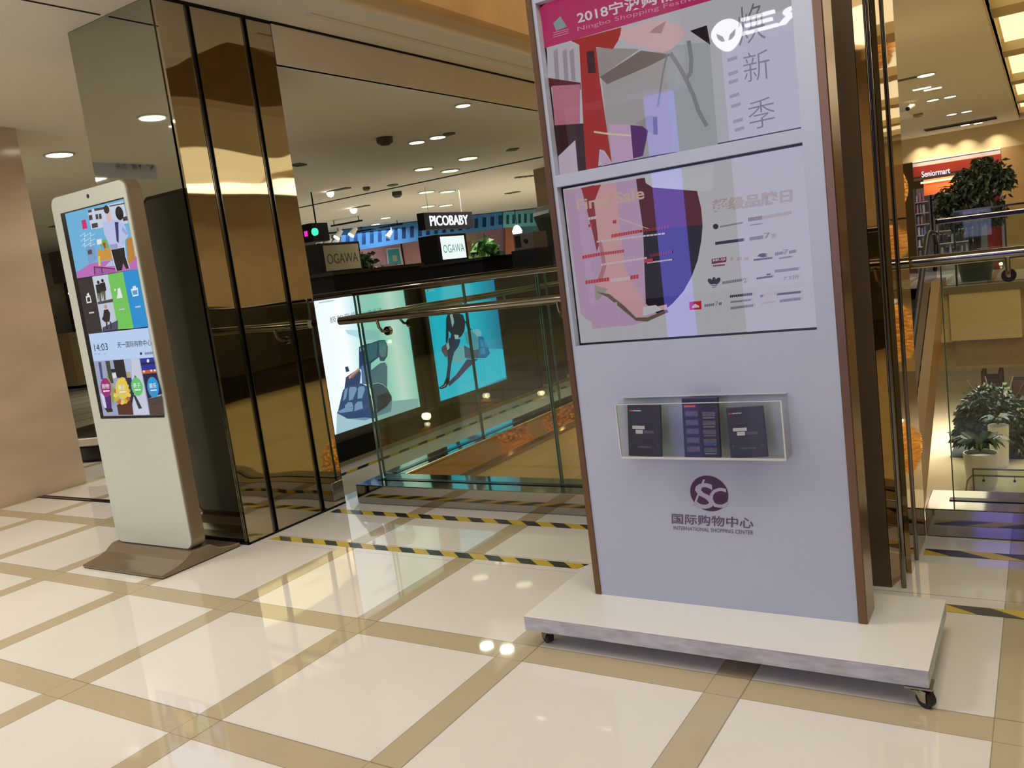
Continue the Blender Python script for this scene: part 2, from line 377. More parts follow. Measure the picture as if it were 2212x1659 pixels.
def right_pillar():
    t = thing('mirrored_pillar', 'bronze and mirror clad pillar close behind the right edge of the advertising stand', 'pillar', (-0.75, 3.38, 0))
    mb = MB(); mb.box(-1.1, -0.50, 3.12, 3.63, 0, 2.868, BLACKM); mb.build('core', t)
    mb = MB(); mb.box(-1.12, -0.507, 3.09, 3.115, 0, 2.868, DKBRONZ); tag(mb.build('front_panel', t), 'dark bronze front panel')
    mb = MB(); mb.prism([(-0.505, 3.092, 0), (-0.478, 3.215, 0), (-0.5, 3.22, 0), (-0.52, 3.11, 0)], (0, 0, 2.868), BRONZM); tag(mb.build('corner_mirror', t), 'narrow bronze mirror strip')
    mb = MB(); mb.box(-0.475, -0.457, 3.24, 3.36, 0, 2.868, BRONZM); mb.box(-0.475, -0.453, 3.40, 3.65, 0, 2.868, BRONZM); tag(mb.build('side_mirror', t), 'bronze mirror side panel')
    for p in ((-0.466, 3.10), (-0.458, 3.38)):
        mb = MB(); mb.cyl((p[0], p[1], 0), (p[0], p[1], 2.868), 0.009, STEEL, n=16); mb.build('corner_rod', t)
right_pillar()

# ------------------------------------------------------------------ glass railings
def bracket(mb, p, d, n):
    """handrail bracket: from the glass at p to the rail; d = outward direction"""
    p = Vector(p); d = Vector(d)
    mb.cyl(p - d * 0.012, p + d * 0.012, 0.026, STEEL)
    mb.tube([p + d * 0.01, p + d * 0.05 + Vector((0, 0, 0.004)), p + d * 0.075 + Vector((0, 0, 0.03)), p + d * 0.085 + Vector((0, 0, 0.075))], 0.009, STEEL, n=10)
def rail_run(label, x0, x1, joints, hx0, with_end=True):
    """run along X at Y = 3.79"""
    t = thing('glass_railing', label, 'railing', ((x0 + x1) / 2, 3.79, 0))
    mb = MB(); mb.box(x0, x1, 3.655, 3.925, 0.003, 0.118, CHROME); tag(mb.build('base_curb', t, 0.004), 'chrome clad base curb')
    mb = MB(); mb.box(x0 + 0.08, x1, 3.772, 3.812, 0.118, 0.1215, BLACK); mb.build('glass_channel', t)
    xs = [x0 + 0.09] + joints + [x1]
    for a, b in zip(xs, xs[1:]):
        mb = MB(); mb.box(a + 0.004, b - 0.004, 3.785, 3.799, 0.121, 1.262, GLASS)
        gp = mb.build('glass_panel', t)
        for q in (a + 0.0035, b - 0.0075):
            mb = MB(); mb.box(q, q + 0.004, 3.7845, 3.7995, 0.121, 1.262, GEDGE); tag(mb.build('glass_edge', gp), 'green polished glass edge')
    mb = MB(); mb.box(x0 + 0.09, x1, 3.778, 3.806, 1.255, 1.277, STEEL); mb.build('top_rail', t, 0.004)
    mb = MB(); mb.tube([(hx0, 3.715, 1.118), (x1, 3.715, 1.118)], 0.024, STEEL, n=20); mb.build('handrail', t)
    for bx in [x0 + 0.33 + i * 1.2 for i in range(int((x1 - x0) / 1.2) + 1)]:
        mb = MB(); bracket(mb, (bx, 3.782, 1.03), (0, -1, 0), 0); mb.build('bracket', t)
    return t
rail_run('glass railing on a chrome curb between the gold mirrored pillar and the advertising stand', -3.60, -1.13, [-2.225], -3.575)
rail_run('glass railing with a blue-lit steel handrail at the right edge, beyond the bronze pillar', -0.452, 2.2, [0.75], -0.455)
def rail_side():
    x = -3.515
    t = thing('glass_railing', 'glass railing running away along the atrium edge, in front of the lit advertisements', 'railing', (x, 8, 0))
    mb = MB(); mb.box(-3.62, -3.43, 3.93, 15, 0.003, 0.118, CHROME); tag(mb.build('base_curb', t, 0.004), 'chrome clad base curb')
    mb = MB(); mb.box(x - 0.02, x + 0.02, 3.93, 15, 0.118, 0.1215, BLACK); mb.build('glass_channel', t)
    ys = [3.83, 4.94, 6.12, 7.3, 8.5, 9.7, 10.9, 12.1, 13.3, 15]
    for a, b in zip(ys, ys[1:]):
        mb = MB(); mb.box(x - 0.007, x + 0.007, a + 0.004, b - 0.004, 0.121, 1.262, GLASS); gp = mb.build('glass_panel', t)
        for q in (a + 0.0035, b - 0.0075):
            mb = MB(); mb.box(x - 0.0075, x + 0.0075, q, q + 0.004, 0.121, 1.262, GEDGE); tag(mb.build('glass_edge', gp), 'green polished glass edge')
    mb = MB(); mb.box(x - 0.014, x + 0.014, 3.81, 15, 1.255, 1.277, STEEL); mb.build('top_rail', t, 0.004)
    mb = MB(); mb.tube([(-3.575, 3.75, 1.118), (-3.59, 3.9, 1.118), (-3.59, 15, 1.118)], 0.024, STEEL, n=20); mb.build('handrail', t)
    for i in range(8):
        mb = MB(); bracket(mb, (x - 0.008, 4.3 + i * 1.3, 1.03), (-1, 0, 0), 0); mb.build('bracket', t)
rail_side()
# edge of the floor slab under the railing: mirrored band, ledge, cream wall
mb = MB(); mb.box(-3.452, -3.425, 3.93, 15, -0.06, 0.10, BRONZM); mb.box(-3.46, -3.385, 3.93, 15, -0.085, -0.06, STEEL)
mb.box(-3.46, -3.40, 3.93, 15, -0.5, -0.085, CREAM); struct(mb.build('wall_atrium_left'))
mb = MB(); mb.box(-3.7, -3.47, 3.9, 15, -3.5, -0.5, CREAM); struct(mb.build('wall_lower_left'))
# ------------------------------------------------------------------ advertising stand on castors
KW = pm('white_laminate', (180, 187, 200), 0.35, var=0.03, scale=3)  # bluish tint puts the store's lavender light into the colour
PLW = pm('white_board_top', (230, 228, 222), 0.3, var=0.02, scale=3)
PLE = pm('scuffed_board_edge', (188, 188, 190), 0.5, var=0.22, scale=14, stretch=(1, 1, 4))
RUB = pm('dark_rubber', (34, 32, 32), 0.6, var=0.2)
ACR = glass('clear_acrylic', (250, 251, 249), 1.22)
def caster(parent, x, y, a):
    mb = MB(); mb.box(x - 0.035, x + 0.035, y - 0.03, y + 0.03, 0.056, 0.0605, STEEL); mb.cyl((x, y, 0.045), (x, y, 0.056), 0.016, STEEL)
    c = mb.build('caster', parent); ca, sa = math.cos(a), math.sin(a)
    ox, oy = x + ca * 0.018, y + sa * 0.018; n = Vector((-sa, ca, 0))
    mb = MB()
    for s in (-1, 1):
        p = Vector((ox, oy, 0)) + n * (0.015 * s)
        mb.prism([p + Vector((ca * u, sa * u, z)) for u, z in ((-0.03, 0.05), (0.012, 0.05), (0.012, 0.018), (-0.006, 0.018))], n * 0.002, STEEL)
    mb.box(x - 0.02, x + 0.02, y - 0.02, y + 0.02, 0.044, 0.048, STEEL); mb.build('fork', c)
    mb = MB(); q = Vector((ox, oy, 0.0245)); mb.cyl(q - n * 0.011, q + n * 0.011, 0.024, RUB, n=24); mb.cyl(q - n * 0.0125, q + n * 0.0125, 0.010, STEEL, n=16); mb.build('wheel', c)
T = thing('advertising_stand', 'tall white advertising stand with two wide screens on a low wheeled platform', 'display stand', (-0.94, 2.53, 0))
mb = MB(); mb.box(-1.563, -0.298, 2.289, 2.765, 0.1095, 0.112, PLW); mb.box(-1.562, -0.299, 2.29, 2.764, 0.0605, 0.1095, PLE)
tag(mb.build('platform', T, 0.002), 'white low platform with scuffed edges')
for cx, cy, a in ((-1.493, 2.335, 2.6), (-0.326, 2.315, -0.6), (-1.49, 2.71, 2.2), (-0.37, 2.71, 0.8)): caster(T, cx, cy, a)
# body with two openings for the screens
mb = MB(); X0, X1, Y0, YB = -1.378, -0.514, 2.53, 2.645
sx0, sx1 = -1.366, -0.568
mb.box(X0, sx0, Y0, YB, 0.112, 2.34, KW); mb.box(sx1, X1, Y0, YB, 0.112, 2.34, KW)
for z0, z1 in ((0.112, 1.008), (1.546, 1.584), (2.134, 2.34)): mb.box(sx0, sx1, Y0, YB, z0, z1, KW)
mb.box(sx0, sx1, Y0 + 0.06, YB, 1.008, 2.134, KW)
tag(mb.build('cabinet', T), 'white front panel')
for x0, x1 in ((-1.402, -1.378), (-0.514, -0.487)):
    mb = MB(); mb.box(x0, x1, 2.526, 2.65, 0.112, 2.35, BRONZ); tag(mb.build('side_trim', T, 0.003), 'brown bronze side trim')
# lettering and emblem
PUR = pm('plum_vinyl', (62, 22, 52), 0.35, var=0.05); SIL = pm('silver_letter', (176, 168, 176), 0.3, metal=0.4); GRYV = pm('plum_grey_vinyl', (96, 72, 92), 0.4)
F = Flat('Y', 2.529, -1)
c0 = (1532, 1066)
F.ell(c0, (40.5, -1.5), (7.5, 38.5), None, m=PUR, n=36)
F.t('/', (1497, 1092), (1512, 1092), (1508, 1036), None, m=SIL, bold=0.01)
F.t('S', (1504, 1099), (1544, 1099), (1500, 1044), None, m=SIL, bold=0.012)
F.t('C', (1534, 1099), (1572, 1096), (1530, 1056), None, m=SIL, bold=0.012)
tag(F.build('emblem', T), 'round plum emblem with the silver letters ISC')
F = Flat('Y', 2.529, -1); F.t('国际购物中心', (1451, 1131), (1627, 1142), (1451, 1109), None, m=GRYV, bold=0.012)
F.t('INTERNATIONAL SHOPPING CENTER', (1455, 1144), (1627, 1155), (1455, 1136), None, m=GRYV)
tag(F.build('lettering', T), 'grey plum Chinese lettering over a small English line')
# screens
def screen(z0, z1, label):
    mb = MB(); mb.box(sx0 + 0.001, sx1 - 0.001, 2.561, 2.585, z0, z1, BLACK); s = tag(mb.build('display_screen', T), label); return s
S1 = screen(1.585, 2.133, 'upper wide screen with a pink festival banner'); S2 = screen(1.009, 1.545, 'lower wide screen with a sale advertisement')
K = 0.52
U = cr(1130, 0, 0.3029)
F = Flat('Y', 2.5605, -1)
def scr_rect(z0, z1):
    F.k += 1; y = F.val + F.d * F.k; return [(sx0 + 0.006, y, z0), (sx1 - 0.006, y, z0), (sx1 - 0.006, y, z1), (sx0 + 0.006, y, z1)]
F.poly(scr_rect(1.591, 2.127), em((206, 204, 212), K))
def a(pts, rgb): F.p(U(pts), rgb, K)
a([(560, 560), (1030, 330), (1080, 1085), (620, 1160)], (184, 178, 176))
a([(1010, 330), (1330, 300), (1390, 1050), (1060, 1088)], (180, 186, 190))
a([(170, 340), (330, 305), (405, 325), (408, 590), (175, 560)], (205, 198, 206))
for q in (235, 300, 350): a([(q - 20, 365), (q + 10, 345), (q + 25, 580), (q - 5, 575)], (172, 158, 170))
a([(175, 555), (410, 590), (410, 640), (185, 620)], (96, 20, 26))
a([(205, 612), (405, 602), (405, 905), (225, 895)], (202, 122, 142))
a([(215, 895), (430, 880), (455, 1215), (390, 1228), (370, 1000), (250, 1115)], (56, 24, 30))
a([(250, 1115), (372, 1002), (392, 1228), (262, 1250)], (216, 196, 218))
a([(610, 885), (770, 888), (785, 1130), (560, 1185), (545, 1060), (635, 1160)], (214, 178, 214))
a([(765, 893), (898, 903), (855, 1112), (785, 1130)], (92, 34, 112))
a([(800, 880), (900, 825), (960, 830), (930, 960), (850, 900)], (168, 158, 156))
a([(520, 340), (830, 350), (545, 552)], (170, 160, 158))
a([(545, 550), (840, 360), (1055, 390), (900, 470), (600, 600)], (128, 112, 106))
a([(340, 290), (700, 195), (690, 270), (640, 350), (520, 335), (545, 560), (632, 1155), (580, 1075), (545, 1065), (535, 1192), (450, 1212), (430, 900), (400, 320)], (184, 36, 26))
a([(450, 370), (505, 360), (520, 520), (465, 525)], (62, 12, 20))
a([(680, 280), (720, 185), (800, 190), (830, 160), (1000, 140), (1120, 180), (1170, 240), (1060, 350), (990, 376), (880, 345)], (236, 196, 200))
a([(900, 235), (940, 195), (1020, 150), (985, 238)], (196, 146, 146))
a([(1190, 220), (1310, 180), (1336, 320)], (34, 16, 26))
for pts, w in (([(1050, 380), (1110, 470), (1160, 560), (1215, 680), (1250, 790), (1310, 900)], 9), ([(1180, 290), (1200, 420), (1195, 520), (1150, 575)], 9), ([(1030, 380), (1000, 500), (960, 760)], 4)): F.line(U(pts), w, (142, 146, 146), K)
F.line(U([(505, 940), (610, 955), (770, 966)]), 4, (232, 222, 176), K)
F.line(U([(940, 835), (945, 960)]), 9, (110, 104, 108), K)
a([(112, 62), (150, 345), (1420, -20), (1500, -260), (600, -300)], (200, 42, 106))
a([(215, 165), (265, 115), (312, 190), (235, 220)], (150, 168, 170)); 
for q in (235, 250, 265): F.line(U([(215, q), (325, q - 30)]), 1.2, (230, 170, 196), K)
F.t('2018宁波购物节', *U([(392, 172), (1210, -32), (378, 84)]), (238, 226, 236), K, 0.02)
F.t('Ningbo Shopping Festival', *U([(390, 232), (1265, 2), (386, 192)]), (232, 150, 186), K)
for ch, q in (('焕', [(1540, 330), (1730, 275), (1525, 60)]), ('新', [(1580, 595), (1765, 555), (1565, 385)]), ('季', [(1615, 930), (1800, 890), (1600, 725)])): F.t(ch, *U(q), (118, 118, 130), K, -0.01)
for q in ((1455, 420), (1460, 520), (1462, 580), (1470, 680), (1480, 750), (1495, 860), (1505, 920)): a([(q[0], q[1]), (q[0] + 70, q[1] - 22), (q[0] + 72, q[1]), (q[0] + 6, q[1] + 22)], (160, 160, 170))
tag(F.build('screen_image', S1), 'festival picture of a red dress, a hand and a pale bag')
F = Flat('Y', 2.5605, -1); V = cr(1180, 350, 0.3029)
F.poly(scr_rect(1.015, 1.539), em((206, 204, 210), K))
a = lambda pts, rgb: F.p(V(pts), rgb, K)
ARC = [(1080, 228), (1105, 330), (1115, 450), (1106, 560), (1080, 700), (1040, 810), (980, 920), (900, 1010), (800, 1090), (700, 1142), (600, 1166), (500, 1172), (400, 1160), (300, 1130), (245, 1080)]
a([(126, 205), (640, 122), (1050, 60)] + ARC, (204, 170, 202))
a([(640, 122), (1050, 55), (1080, 228), (1105, 330), (1115, 450), (690, 480)], (92, 22, 36))
a([(690, 480), (1115, 450)] + ARC[3:9] + [(710, 1010)], (30, 20, 34))
a([(250, 185), (340, 165), (385, 560), (360, 640), (335, 520)], (150, 52, 60))
a([(330, 170), (500, 150), (520, 450), (560, 750), (590, 810), (700, 1000), (690, 1100), (650, 1110), (520, 985), (380, 905), (350, 850), (400, 740), (370, 560)], (228, 174, 178))
a([(400, 740), (370, 560), (395, 560), (430, 740), (395, 850), (360, 850)], (196, 130, 136))
a([(245, 185), (390, 160), (345, 275), (275, 235)], (178, 38, 36))
a([(345, 880), (440, 905), (370, 985), (350, 985)], (170, 160, 152))
a([(355, 925), (450, 942), (560, 1030), (640, 1110), (720, 1108), (860, 1052), (872, 1070), (720, 1138), (640, 1132), (540, 1050), (440, 966)], (112, 96, 76))
a([(690, 1032), (780, 1020), (835, 1052), (690, 1100)], (216, 216, 222)); a([(790, 1030), (860, 1015), (862, 1050), (830, 1055)], (230, 182, 182))
a([(700, 100), (910, 60), (1195, 20), (1185, 195), (1130, 212), (1060, 205), (760, 182), (710, 150)], (214, 214, 218))
F.t('Final Sale', *V([(222, 350), (702, 262), (214, 268)]), (216, 188, 168), K, 0.02)
F.line(V([(510, 400), (740, 480)]), 1.4, (226, 210, 180), K)
def bar(x0, y0, x1, y1, h, rgb, gaps=0):
    n = max(1, int(gaps * 1.8)) if gaps else 1
    for i in range(n):
        f0, f1 = i / n, (i + 0.86) / n if n > 1 else 1
        p0 = (x0 + (x1 - x0) * f0, y0 + (y1 - y0) * f0); p1 = (x0 + (x1 - x0) * f1, y0 + (y1 - y0) * f1)
        F.p(V([p0, p1, (p1[0], p1[1] - h), (p0[0], p0[1] - h)]), rgb, K)
RED, PAL, DKG, GRY = (206, 52, 66), (226, 206, 214), (52, 52, 70), (128, 126, 138)
bar(465, 540, 665, 505, 24, RED, 7); bar(665, 505, 880, 470, 20, (150, 34, 46), 6); bar(360, 575, 850, 515, 12, PAL, 10)
bar(258, 692, 385, 668, 24, RED, 4); bar(385, 668, 556, 645, 22, (196, 74, 78), 6); bar(390, 740, 720, 690, 14, PAL, 9); bar(740, 680, 900, 650, 22, (130, 26, 36), 5)
bar(280, 872, 450, 848, 26, RED, 5); bar(600, 838, 660, 830, 28, RED, 2); bar(460, 858, 600, 838, 24, PAL, 4); bar(300, 415, 358, 405, 20, PAL, 2); bar(300, 465, 330, 460, 20, (196, 74, 78)); bar(475, 440, 500, 436, 24, RED)
bar(720, 724, 900, 700, 10, PAL, 8); bar(700, 720, 760, 712, 26, RED)
F.t('超级品牌日', *V([(1182, 362), (1752, 286), (1180, 268)]), (188, 172, 168), K, 0.03)
F.ell(V([(1208, 460)])[0], (6, 0), (0, 6), (30, 30, 44), K); bar(1240, 468, 1400, 438, 12, GRY, 9); bar(1440, 425, 1540, 410, 28, (140, 124, 124), 4); bar(1545, 408, 1745, 372, 24, (196, 176, 170), 7); bar(1450, 455, 1540, 442, 8, GRY, 6)
bar(1205, 592, 1408, 565, 22, (38, 42, 70)); bar(1450, 562, 1545, 548, 26, GRY, 4); F.t('7', *V([(1555, 545), (1595, 540), (1552, 508)]), GRY, K); F.t('折', *V([(1605, 545), (1640, 540), (1602, 512)]), GRY, K)
bar(1180, 728, 1285, 712, 36, (120, 40, 58)); F.t('MUJI', *V([(1190, 716), (1278, 704), (1188, 694)]), (220, 200, 210), K, 0.02); bar(1190, 748, 1275, 738, 12, (120, 40, 58), 4)
for q in (1310, 1360, 1410): bar(q, 705, q + 22, 702, 24, (196, 176, 176))
a([(1505, 672), (1520, 655), (1545, 650), (1580, 655), (1560, 662), (1578, 672), (1545, 680), (1525, 676)], DKG); bar(1480, 706, 1612, 690, 14, DKG, 7); bar(1630, 668, 1690, 658, 22, GRY, 3); F.t('7', *V([(1690, 660), (1725, 655), (1688, 626)]), GRY, K); bar(1730, 655, 1780, 646, 22, GRY, 2); bar(1660, 694, 1750, 680, 12, GRY, 5)
for c, u, v in (((1196, 845), (0, -8), (4, 0)), ((1172, 852), (-5, -6), (4, -3)), ((1222, 848), (5, -7), (4, 3))): F.ell(V([c])[0], u, v, DKG, K, 12)
for q in (868, 880, 892): bar(1170 + (q - 868) * 0.6, q + 6, 1226 - (q - 868) * 0.6, q, 5, DKG)
bar(1255, 872, 1400, 850, 20, GRY, 6); F.t('2', *V([(1405, 862), (1430, 858), (1404, 830)]), GRY, K); bar(1500, 838, 1615, 822, 14, DKG, 5); bar(1570, 808, 1600, 804, 10, DKG); bar(1630, 790, 1800, 770, 20, GRY, 8); F.t('7.5折', *V([(1690, 848), (1805, 834), (1688, 815)]), GRY, K)
a([(1020, 998), (1105, 990), (1108, 1050), (1022, 1056)], (204, 34, 40)); a([(1040, 1030), (1060, 1010), (1090, 1025), (1092, 1036), (1040, 1042)], (226, 214, 214)); bar(1128, 1034, 1200, 1024, 18, GRY, 3); F.t('7', *V([(1204, 1026), (1228, 1022), (1202, 998)]), GRY, K); bar(1230, 1022, 1252, 1018, 20, GRY)
bar(1310, 968, 1470, 950, 18, DKG, 7); bar(1315, 1006, 1460, 990, 14, GRY, 7); bar(1315, 1052, 1478, 1032, 18, GRY, 7); bar(1525, 966, 1545, 963, 18, GRY); bar(1555, 965, 1625, 956, 26, (206, 196, 200)); bar(1535, 1016, 1620, 1005, 12, (190, 186, 190), 4); bar(1645, 952, 1815, 935, 16, DKG, 9); bar(1665, 1002, 1815, 985, 20, GRY, 7)
a([(420, 1010), (506, 998), (512, 1170), (330, 1190), (310, 1000)], (204, 170, 202))
tag(F.build('screen_image', S2), 'sale picture with a leg in a heeled shoe and rows of shop logos')
# acrylic brochure holder (mounted on the panel) and the brochures standing in it
mb = MB()
mb.box(-1.206, -0.668, 2.525, 2.529, 0.628, 0.826, ACR); mb.box(-1.206, -0.668, 2.457, 2.461, 0.640, 0.815, ACR); mb.box(-1.206, -0.668, 2.461, 2.525, 0.634, 0.638, ACR)
for x in (-1.206, -1.03, -0.856, -0.672): mb.prism([(x, 2.461, 0.638), (x, 2.525, 0.638), (x, 2.525, 0.826), (x, 2.461, 0.812)], (0.004, 0, 0), ACR)
AED = pm('acrylic_edge', (206, 206, 194), 0.2)
mb.box(-1.206, -0.668, 2.457, 2.461, 0.8145, 0.8165, AED); mb.box(-1.206, -0.668, 2.457, 2.461, 0.634, 0.641, AED)
for x in (-1.207, -0.6715): mb.box(x, x + 0.004, 2.456, 2.4615, 0.636, 0.816, AED)
mb.box(-1.206, -0.668, 2.524, 2.529, 0.825, 0.828, AED)
tag(mb.build('brochure_holder', T), 'clear acrylic brochure holder with three bays')
BRO = pm('black_brochure_paper', (42, 40, 34), 0.35, var=0.1); BRW = pm('white_print', (206, 204, 204), 0.5); BRR = pm('red_print', (196, 66, 52), 0.5); BRP = pm('dusky_print', (92, 86, 104), 0.5, var=0.3, scale=60); BRN = pm('navy_brochure_paper', (26, 25, 34), 0.35); BRE = pm('paper_edges', (30, 30, 34), 0.5, var=0.4, scale=200)
def brochure(x0, w, h, th, lean, label, kind, tilt=0.0, y=2.466, z=0.6385):
    mb = MB(); c, s = math.cos(tilt), math.sin(tilt)
    def P(u, v, d): return (x0 + u * c + v * s, y + d + v * lean, z + v * c - u * s + (w * max(0, s)))
    mb.add([P(u, v, d) for d in (0, th) for u, v in ((0, 0), (w, 0), (w, h), (0, h))], [(0, 1, 2, 3), (7, 6, 5, 4), (0, 4, 5, 1), (1, 5, 6, 2), (2, 6, 7, 3), (3, 7, 4, 0)], BRO if kind == 'a' else BRN)
    def R(u0, u1, v0, v1, m): mb.poly([P(u, v, -0.0006) for u, v in ((u0 * w, v0 * h), (u1 * w, v0 * h), (u1 * w, v1 * h), (u0 * w, v1 * h))], m)
    if kind == 'a':
        R(0.06, 0.16, 0.88, 0.91, BRR); R(0.17, 0.42, 0.885, 0.905, BRW); R(0.14, 0.52, 0.535, 0.60, BRW); R(0.24, 0.46, 0.445, 0.52, BRW); R(0.5, 0.8, 0.455, 0.51, BRP); R(0.3, 0.72, 0.17, 0.20, BRP); R(0.08, 0.12, 0.22, 0.26, BRP); R(0.88, 0.93, 0.22, 0.26, BRP)
    else:
        R(0.05, 0.38, 0.85, 0.89, BRR)
        for i in range(5):
            R(0.08, 0.44, 0.10 + i * 0.15, 0.10 + i * 0.15 + 0.09, BRP); R(0.56, 0.92, 0.09 + i * 0.15, 0.09 + i * 0.15 + 0.08, BRP); R(0.58, 0.9, 0.065 + i * 0.15, 0.072 + i * 0.15, BRW)
        R(0.6, 0.86, 0.2, 0.24, pm('blue_print', (52, 62, 150), 0.5))
    tag(mb.build('brochure_stack'), label, 'brochures', 'brochures in the acrylic holder')
brochure(-1.181, 0.114, 0.166, 0.012, 0.12, 'stack of black brochures with white print in the left bay of the acrylic holder', 'a', 0.03)
brochure(-0.987, 0.116, 0.186, 0.014, 0.12, 'stack of dark brochures printed with rows of small logos in the middle bay', 'b', 0.0)
brochure(-0.838, 0.113, 0.152, 0.012, 0.12, 'stack of black brochures with white print in the right bay, leaning slightly', 'a', -0.05)

# ------------------------------------------------------------------ touch screen totem
TW = pm('cream_white_glass', (196, 199, 184), 0.12, var=0.02, scale=2); CHAM = pm('champagne_metal', (130, 116, 94), 0.32, metal=0.5, var=0.05)
T2 = thing('information_totem', 'tall white touch screen information totem with rounded corners on a champagne metal foot', 'information kiosk', (-4.07, 2.6, 0))
def rrect(x0, x1, z0, z1, r, n=8):
    o = []
    for cx, cz, a0 in ((x1 - r, z1 - r, 0), (x0 + r, z1 - r, 90), (x0 + r, z0 + r, 180), (x1 - r, z0 + r, 270)):
        o += [(cx + r * math.cos(math.radians(a0 + 90 * i / n)), cz + r * math.sin(math.radians(a0 + 90 * i / n))) for i in range(n + 1)]
    return o
tx0, tx1, tz0, tz1 = -4.400, -3.735, 0.080, 1.970
mb = MB(); mb.prism([(x, 2.577, z) for x, z in rrect(tx0, tx1, tz0, tz1, 0.055)], (0, 0.078, 0), CHAM); tag(mb.build('casing', T2, 0.004), 'champagne metal rim and back')
mb = MB(); mb.prism([(x, 2.57, z) for x, z in rrect(tx0 + 0.007, tx1 - 0.007, tz0 + 0.007, tz1 - 0.007, 0.049)], (0, 0.007, 0), TW); tag(mb.build('front_glass', T2), 'cream white glass front')
mb = MB(); mb.prism([(x, 2.655, z) for x, z in rrect(tx0 + 0.02, tx1 - 0.02, tz0 + 0.02, tz1 - 0.02, 0.045)], (0, 0.004, 0), pm('pale_grey_back', (228, 228, 218), 0.6)); tag(mb.build('back_panel', T2), 'pale grey back panel')
mb = MB(); mb.cyl((-4.054, 2.569, 1.927), (-4.054, 2.572, 1.927), 0.011, BLACK, n=20); mb.cyl((-4.054, 2.568, 1.927), (-4.054, 2.569, 1.927), 0.005, pm('lens_glass', (40, 44, 60), 0.05), n=16); mb.build('camera_lens', T2)
prof = [(2.372, 0.004), (2.372, 0.020), (2.40, 0.024), (2.47, 0.034), (2.51, 0.048), (2.54, 0.068), (2.555, 0.078), (2.575, 0.081), (2.66, 0.081), (2.68, 0.076), (2.70, 0.062), (2.73, 0.044), (2.79, 0.030), (2.86, 0.022), (2.86, 0.004)]
mb = MB(); mb.prism([(-4.435, y, z) for y, z in prof], (0.70, 0, 0), CHAM); tag(mb.build('foot', T2, 0.006), 'champagne metal curved foot')
mb = MB(); mb.box(-4.43, -3.74, 2.378, 2.854, 0.0, 0.004, RUB); mb.build('foot_pad', T2)
mb = MB(); mb.box(-4.322, -3.766, 2.5685, 2.572, 0.782, 1.878, BLACK); S = tag(mb.build('touch_screen', T2), 'portrait touch screen')
K = 0.85
F = Flat('Y', 2.5684, -1); P1 = cr(120, 420, 0.1809); P2 = cr(140, 680, 0.1507)
a = lambda pts, rgb: F.p(P1(pts), rgb, K); b = lambda pts, rgb: F.p(P2(pts), rgb, K)
a([(112, 232), (812, 52), (975, 890), (258, 1003)], (112, 184, 226))
a([(380, 192), (806, 78), (868, 342), (428, 418)], (206, 216, 236))
for x, y, w, h in ((385, 190, 45, 30), (460, 170, 130, 30), (640, 135, 180, 14), (395, 250, 40, 60), (475, 240, 30, 60), (515, 235, 30, 60), (430, 350, 70, 55), (800, 270, 55, 50)): a([(x, y), (x + w, y - w * 0.2), (x + w + h * 0.15, y + h - w * 0.2), (x + h * 0.15, y + h)], (74, 62, 66))
a([(248, 930), (420, 822), (962, 745), (975, 890), (258, 1003)], (192, 112, 190))
a([(455, 868), (720, 900), (730, 925), (462, 965)], (170, 90, 170)); F.line(P1([(455, 865), (725, 890)]), 2.5, (92, 34, 60), K); F.line(P1([(462, 870), (470, 960)]), 2, (92, 34, 60), K); F.line(P1([(548, 880), (560, 945)]), 2, (92, 34, 60), K)
a([(360, 640), (460, 600), (500, 770), (400, 830)], (126, 160, 206)); a([(380, 670), (430, 655), (440, 710), (390, 720)], (70, 76, 96))
a([(500, 660), (690, 640), (700, 770), (508, 800)], (212, 152, 62)); a([(520, 560), (600, 535), (640, 640), (545, 660)], (120, 178, 70)); a([(565, 580), (595, 570), (600, 640), (570, 650)], (190, 50, 40)); a([(540, 620), (575, 612), (580, 665), (548, 670)], (90, 180, 226)); a([(490, 540), (548, 530), (552, 590), (498, 600)], (240, 240, 246))
a([(840, 535), (905, 510), (952, 765), (868, 840)], (194, 132, 60)); a([(590, 860), (660, 790), (700, 800), (720, 850), (640, 858)], (190, 200, 230)); a([(505, 740), (530, 735), (540, 850), (515, 855)], (214, 206, 110))
a([(306, 312), (358, 300), (382, 402), (326, 418)], (214, 42, 120)); 
for y in (500, 560, 620): F.line(P1([(290 + (y - 500) * 0.2, y), (350, y - 40), (345, y + 5), (420, y - 45), (415, y), (470, y - 30)]), 1.1, (220, 230, 246), K)
a([(560, 335), (640, 300), (790, 305), (832, 390), (862, 470), (800, 565), (826, 640), (664, 664), (622, 555), (580, 470)], (192, 202, 242)); a([(705, 330), (750, 330), (755, 580), (730, 560)], (52, 52, 110)); a([(800, 380), (860, 465), (850, 490), (790, 430)], (150, 170, 230))
a([(600, 200), (650, 190), (672, 300), (640, 335), (612, 310)], (226, 190, 186)); F.ell(P1([(608, 180)])[0], (6, -1), (1.5, 9), (40, 36, 44), K); F.ell(P1([(762, 225)])[0], (8.5, -1), (2.5, 15), (24, 22, 28), K)
a([(664, 662), (828, 632), (842, 740), (884, 880), (842, 890), (808, 820), (792, 906), (730, 916), (700, 800)], (16, 16, 22)); F.line(P1([(660, 665), (695, 800), (728, 915)]), 1.6, (216, 222, 240), K); F.line(P1([(865, 480), (815, 560), (838, 740), (884, 885)]), 1.6, (216, 222, 240), K); a([(640, 600), (740, 590), (745, 650), (668, 662)], (160, 160, 200))
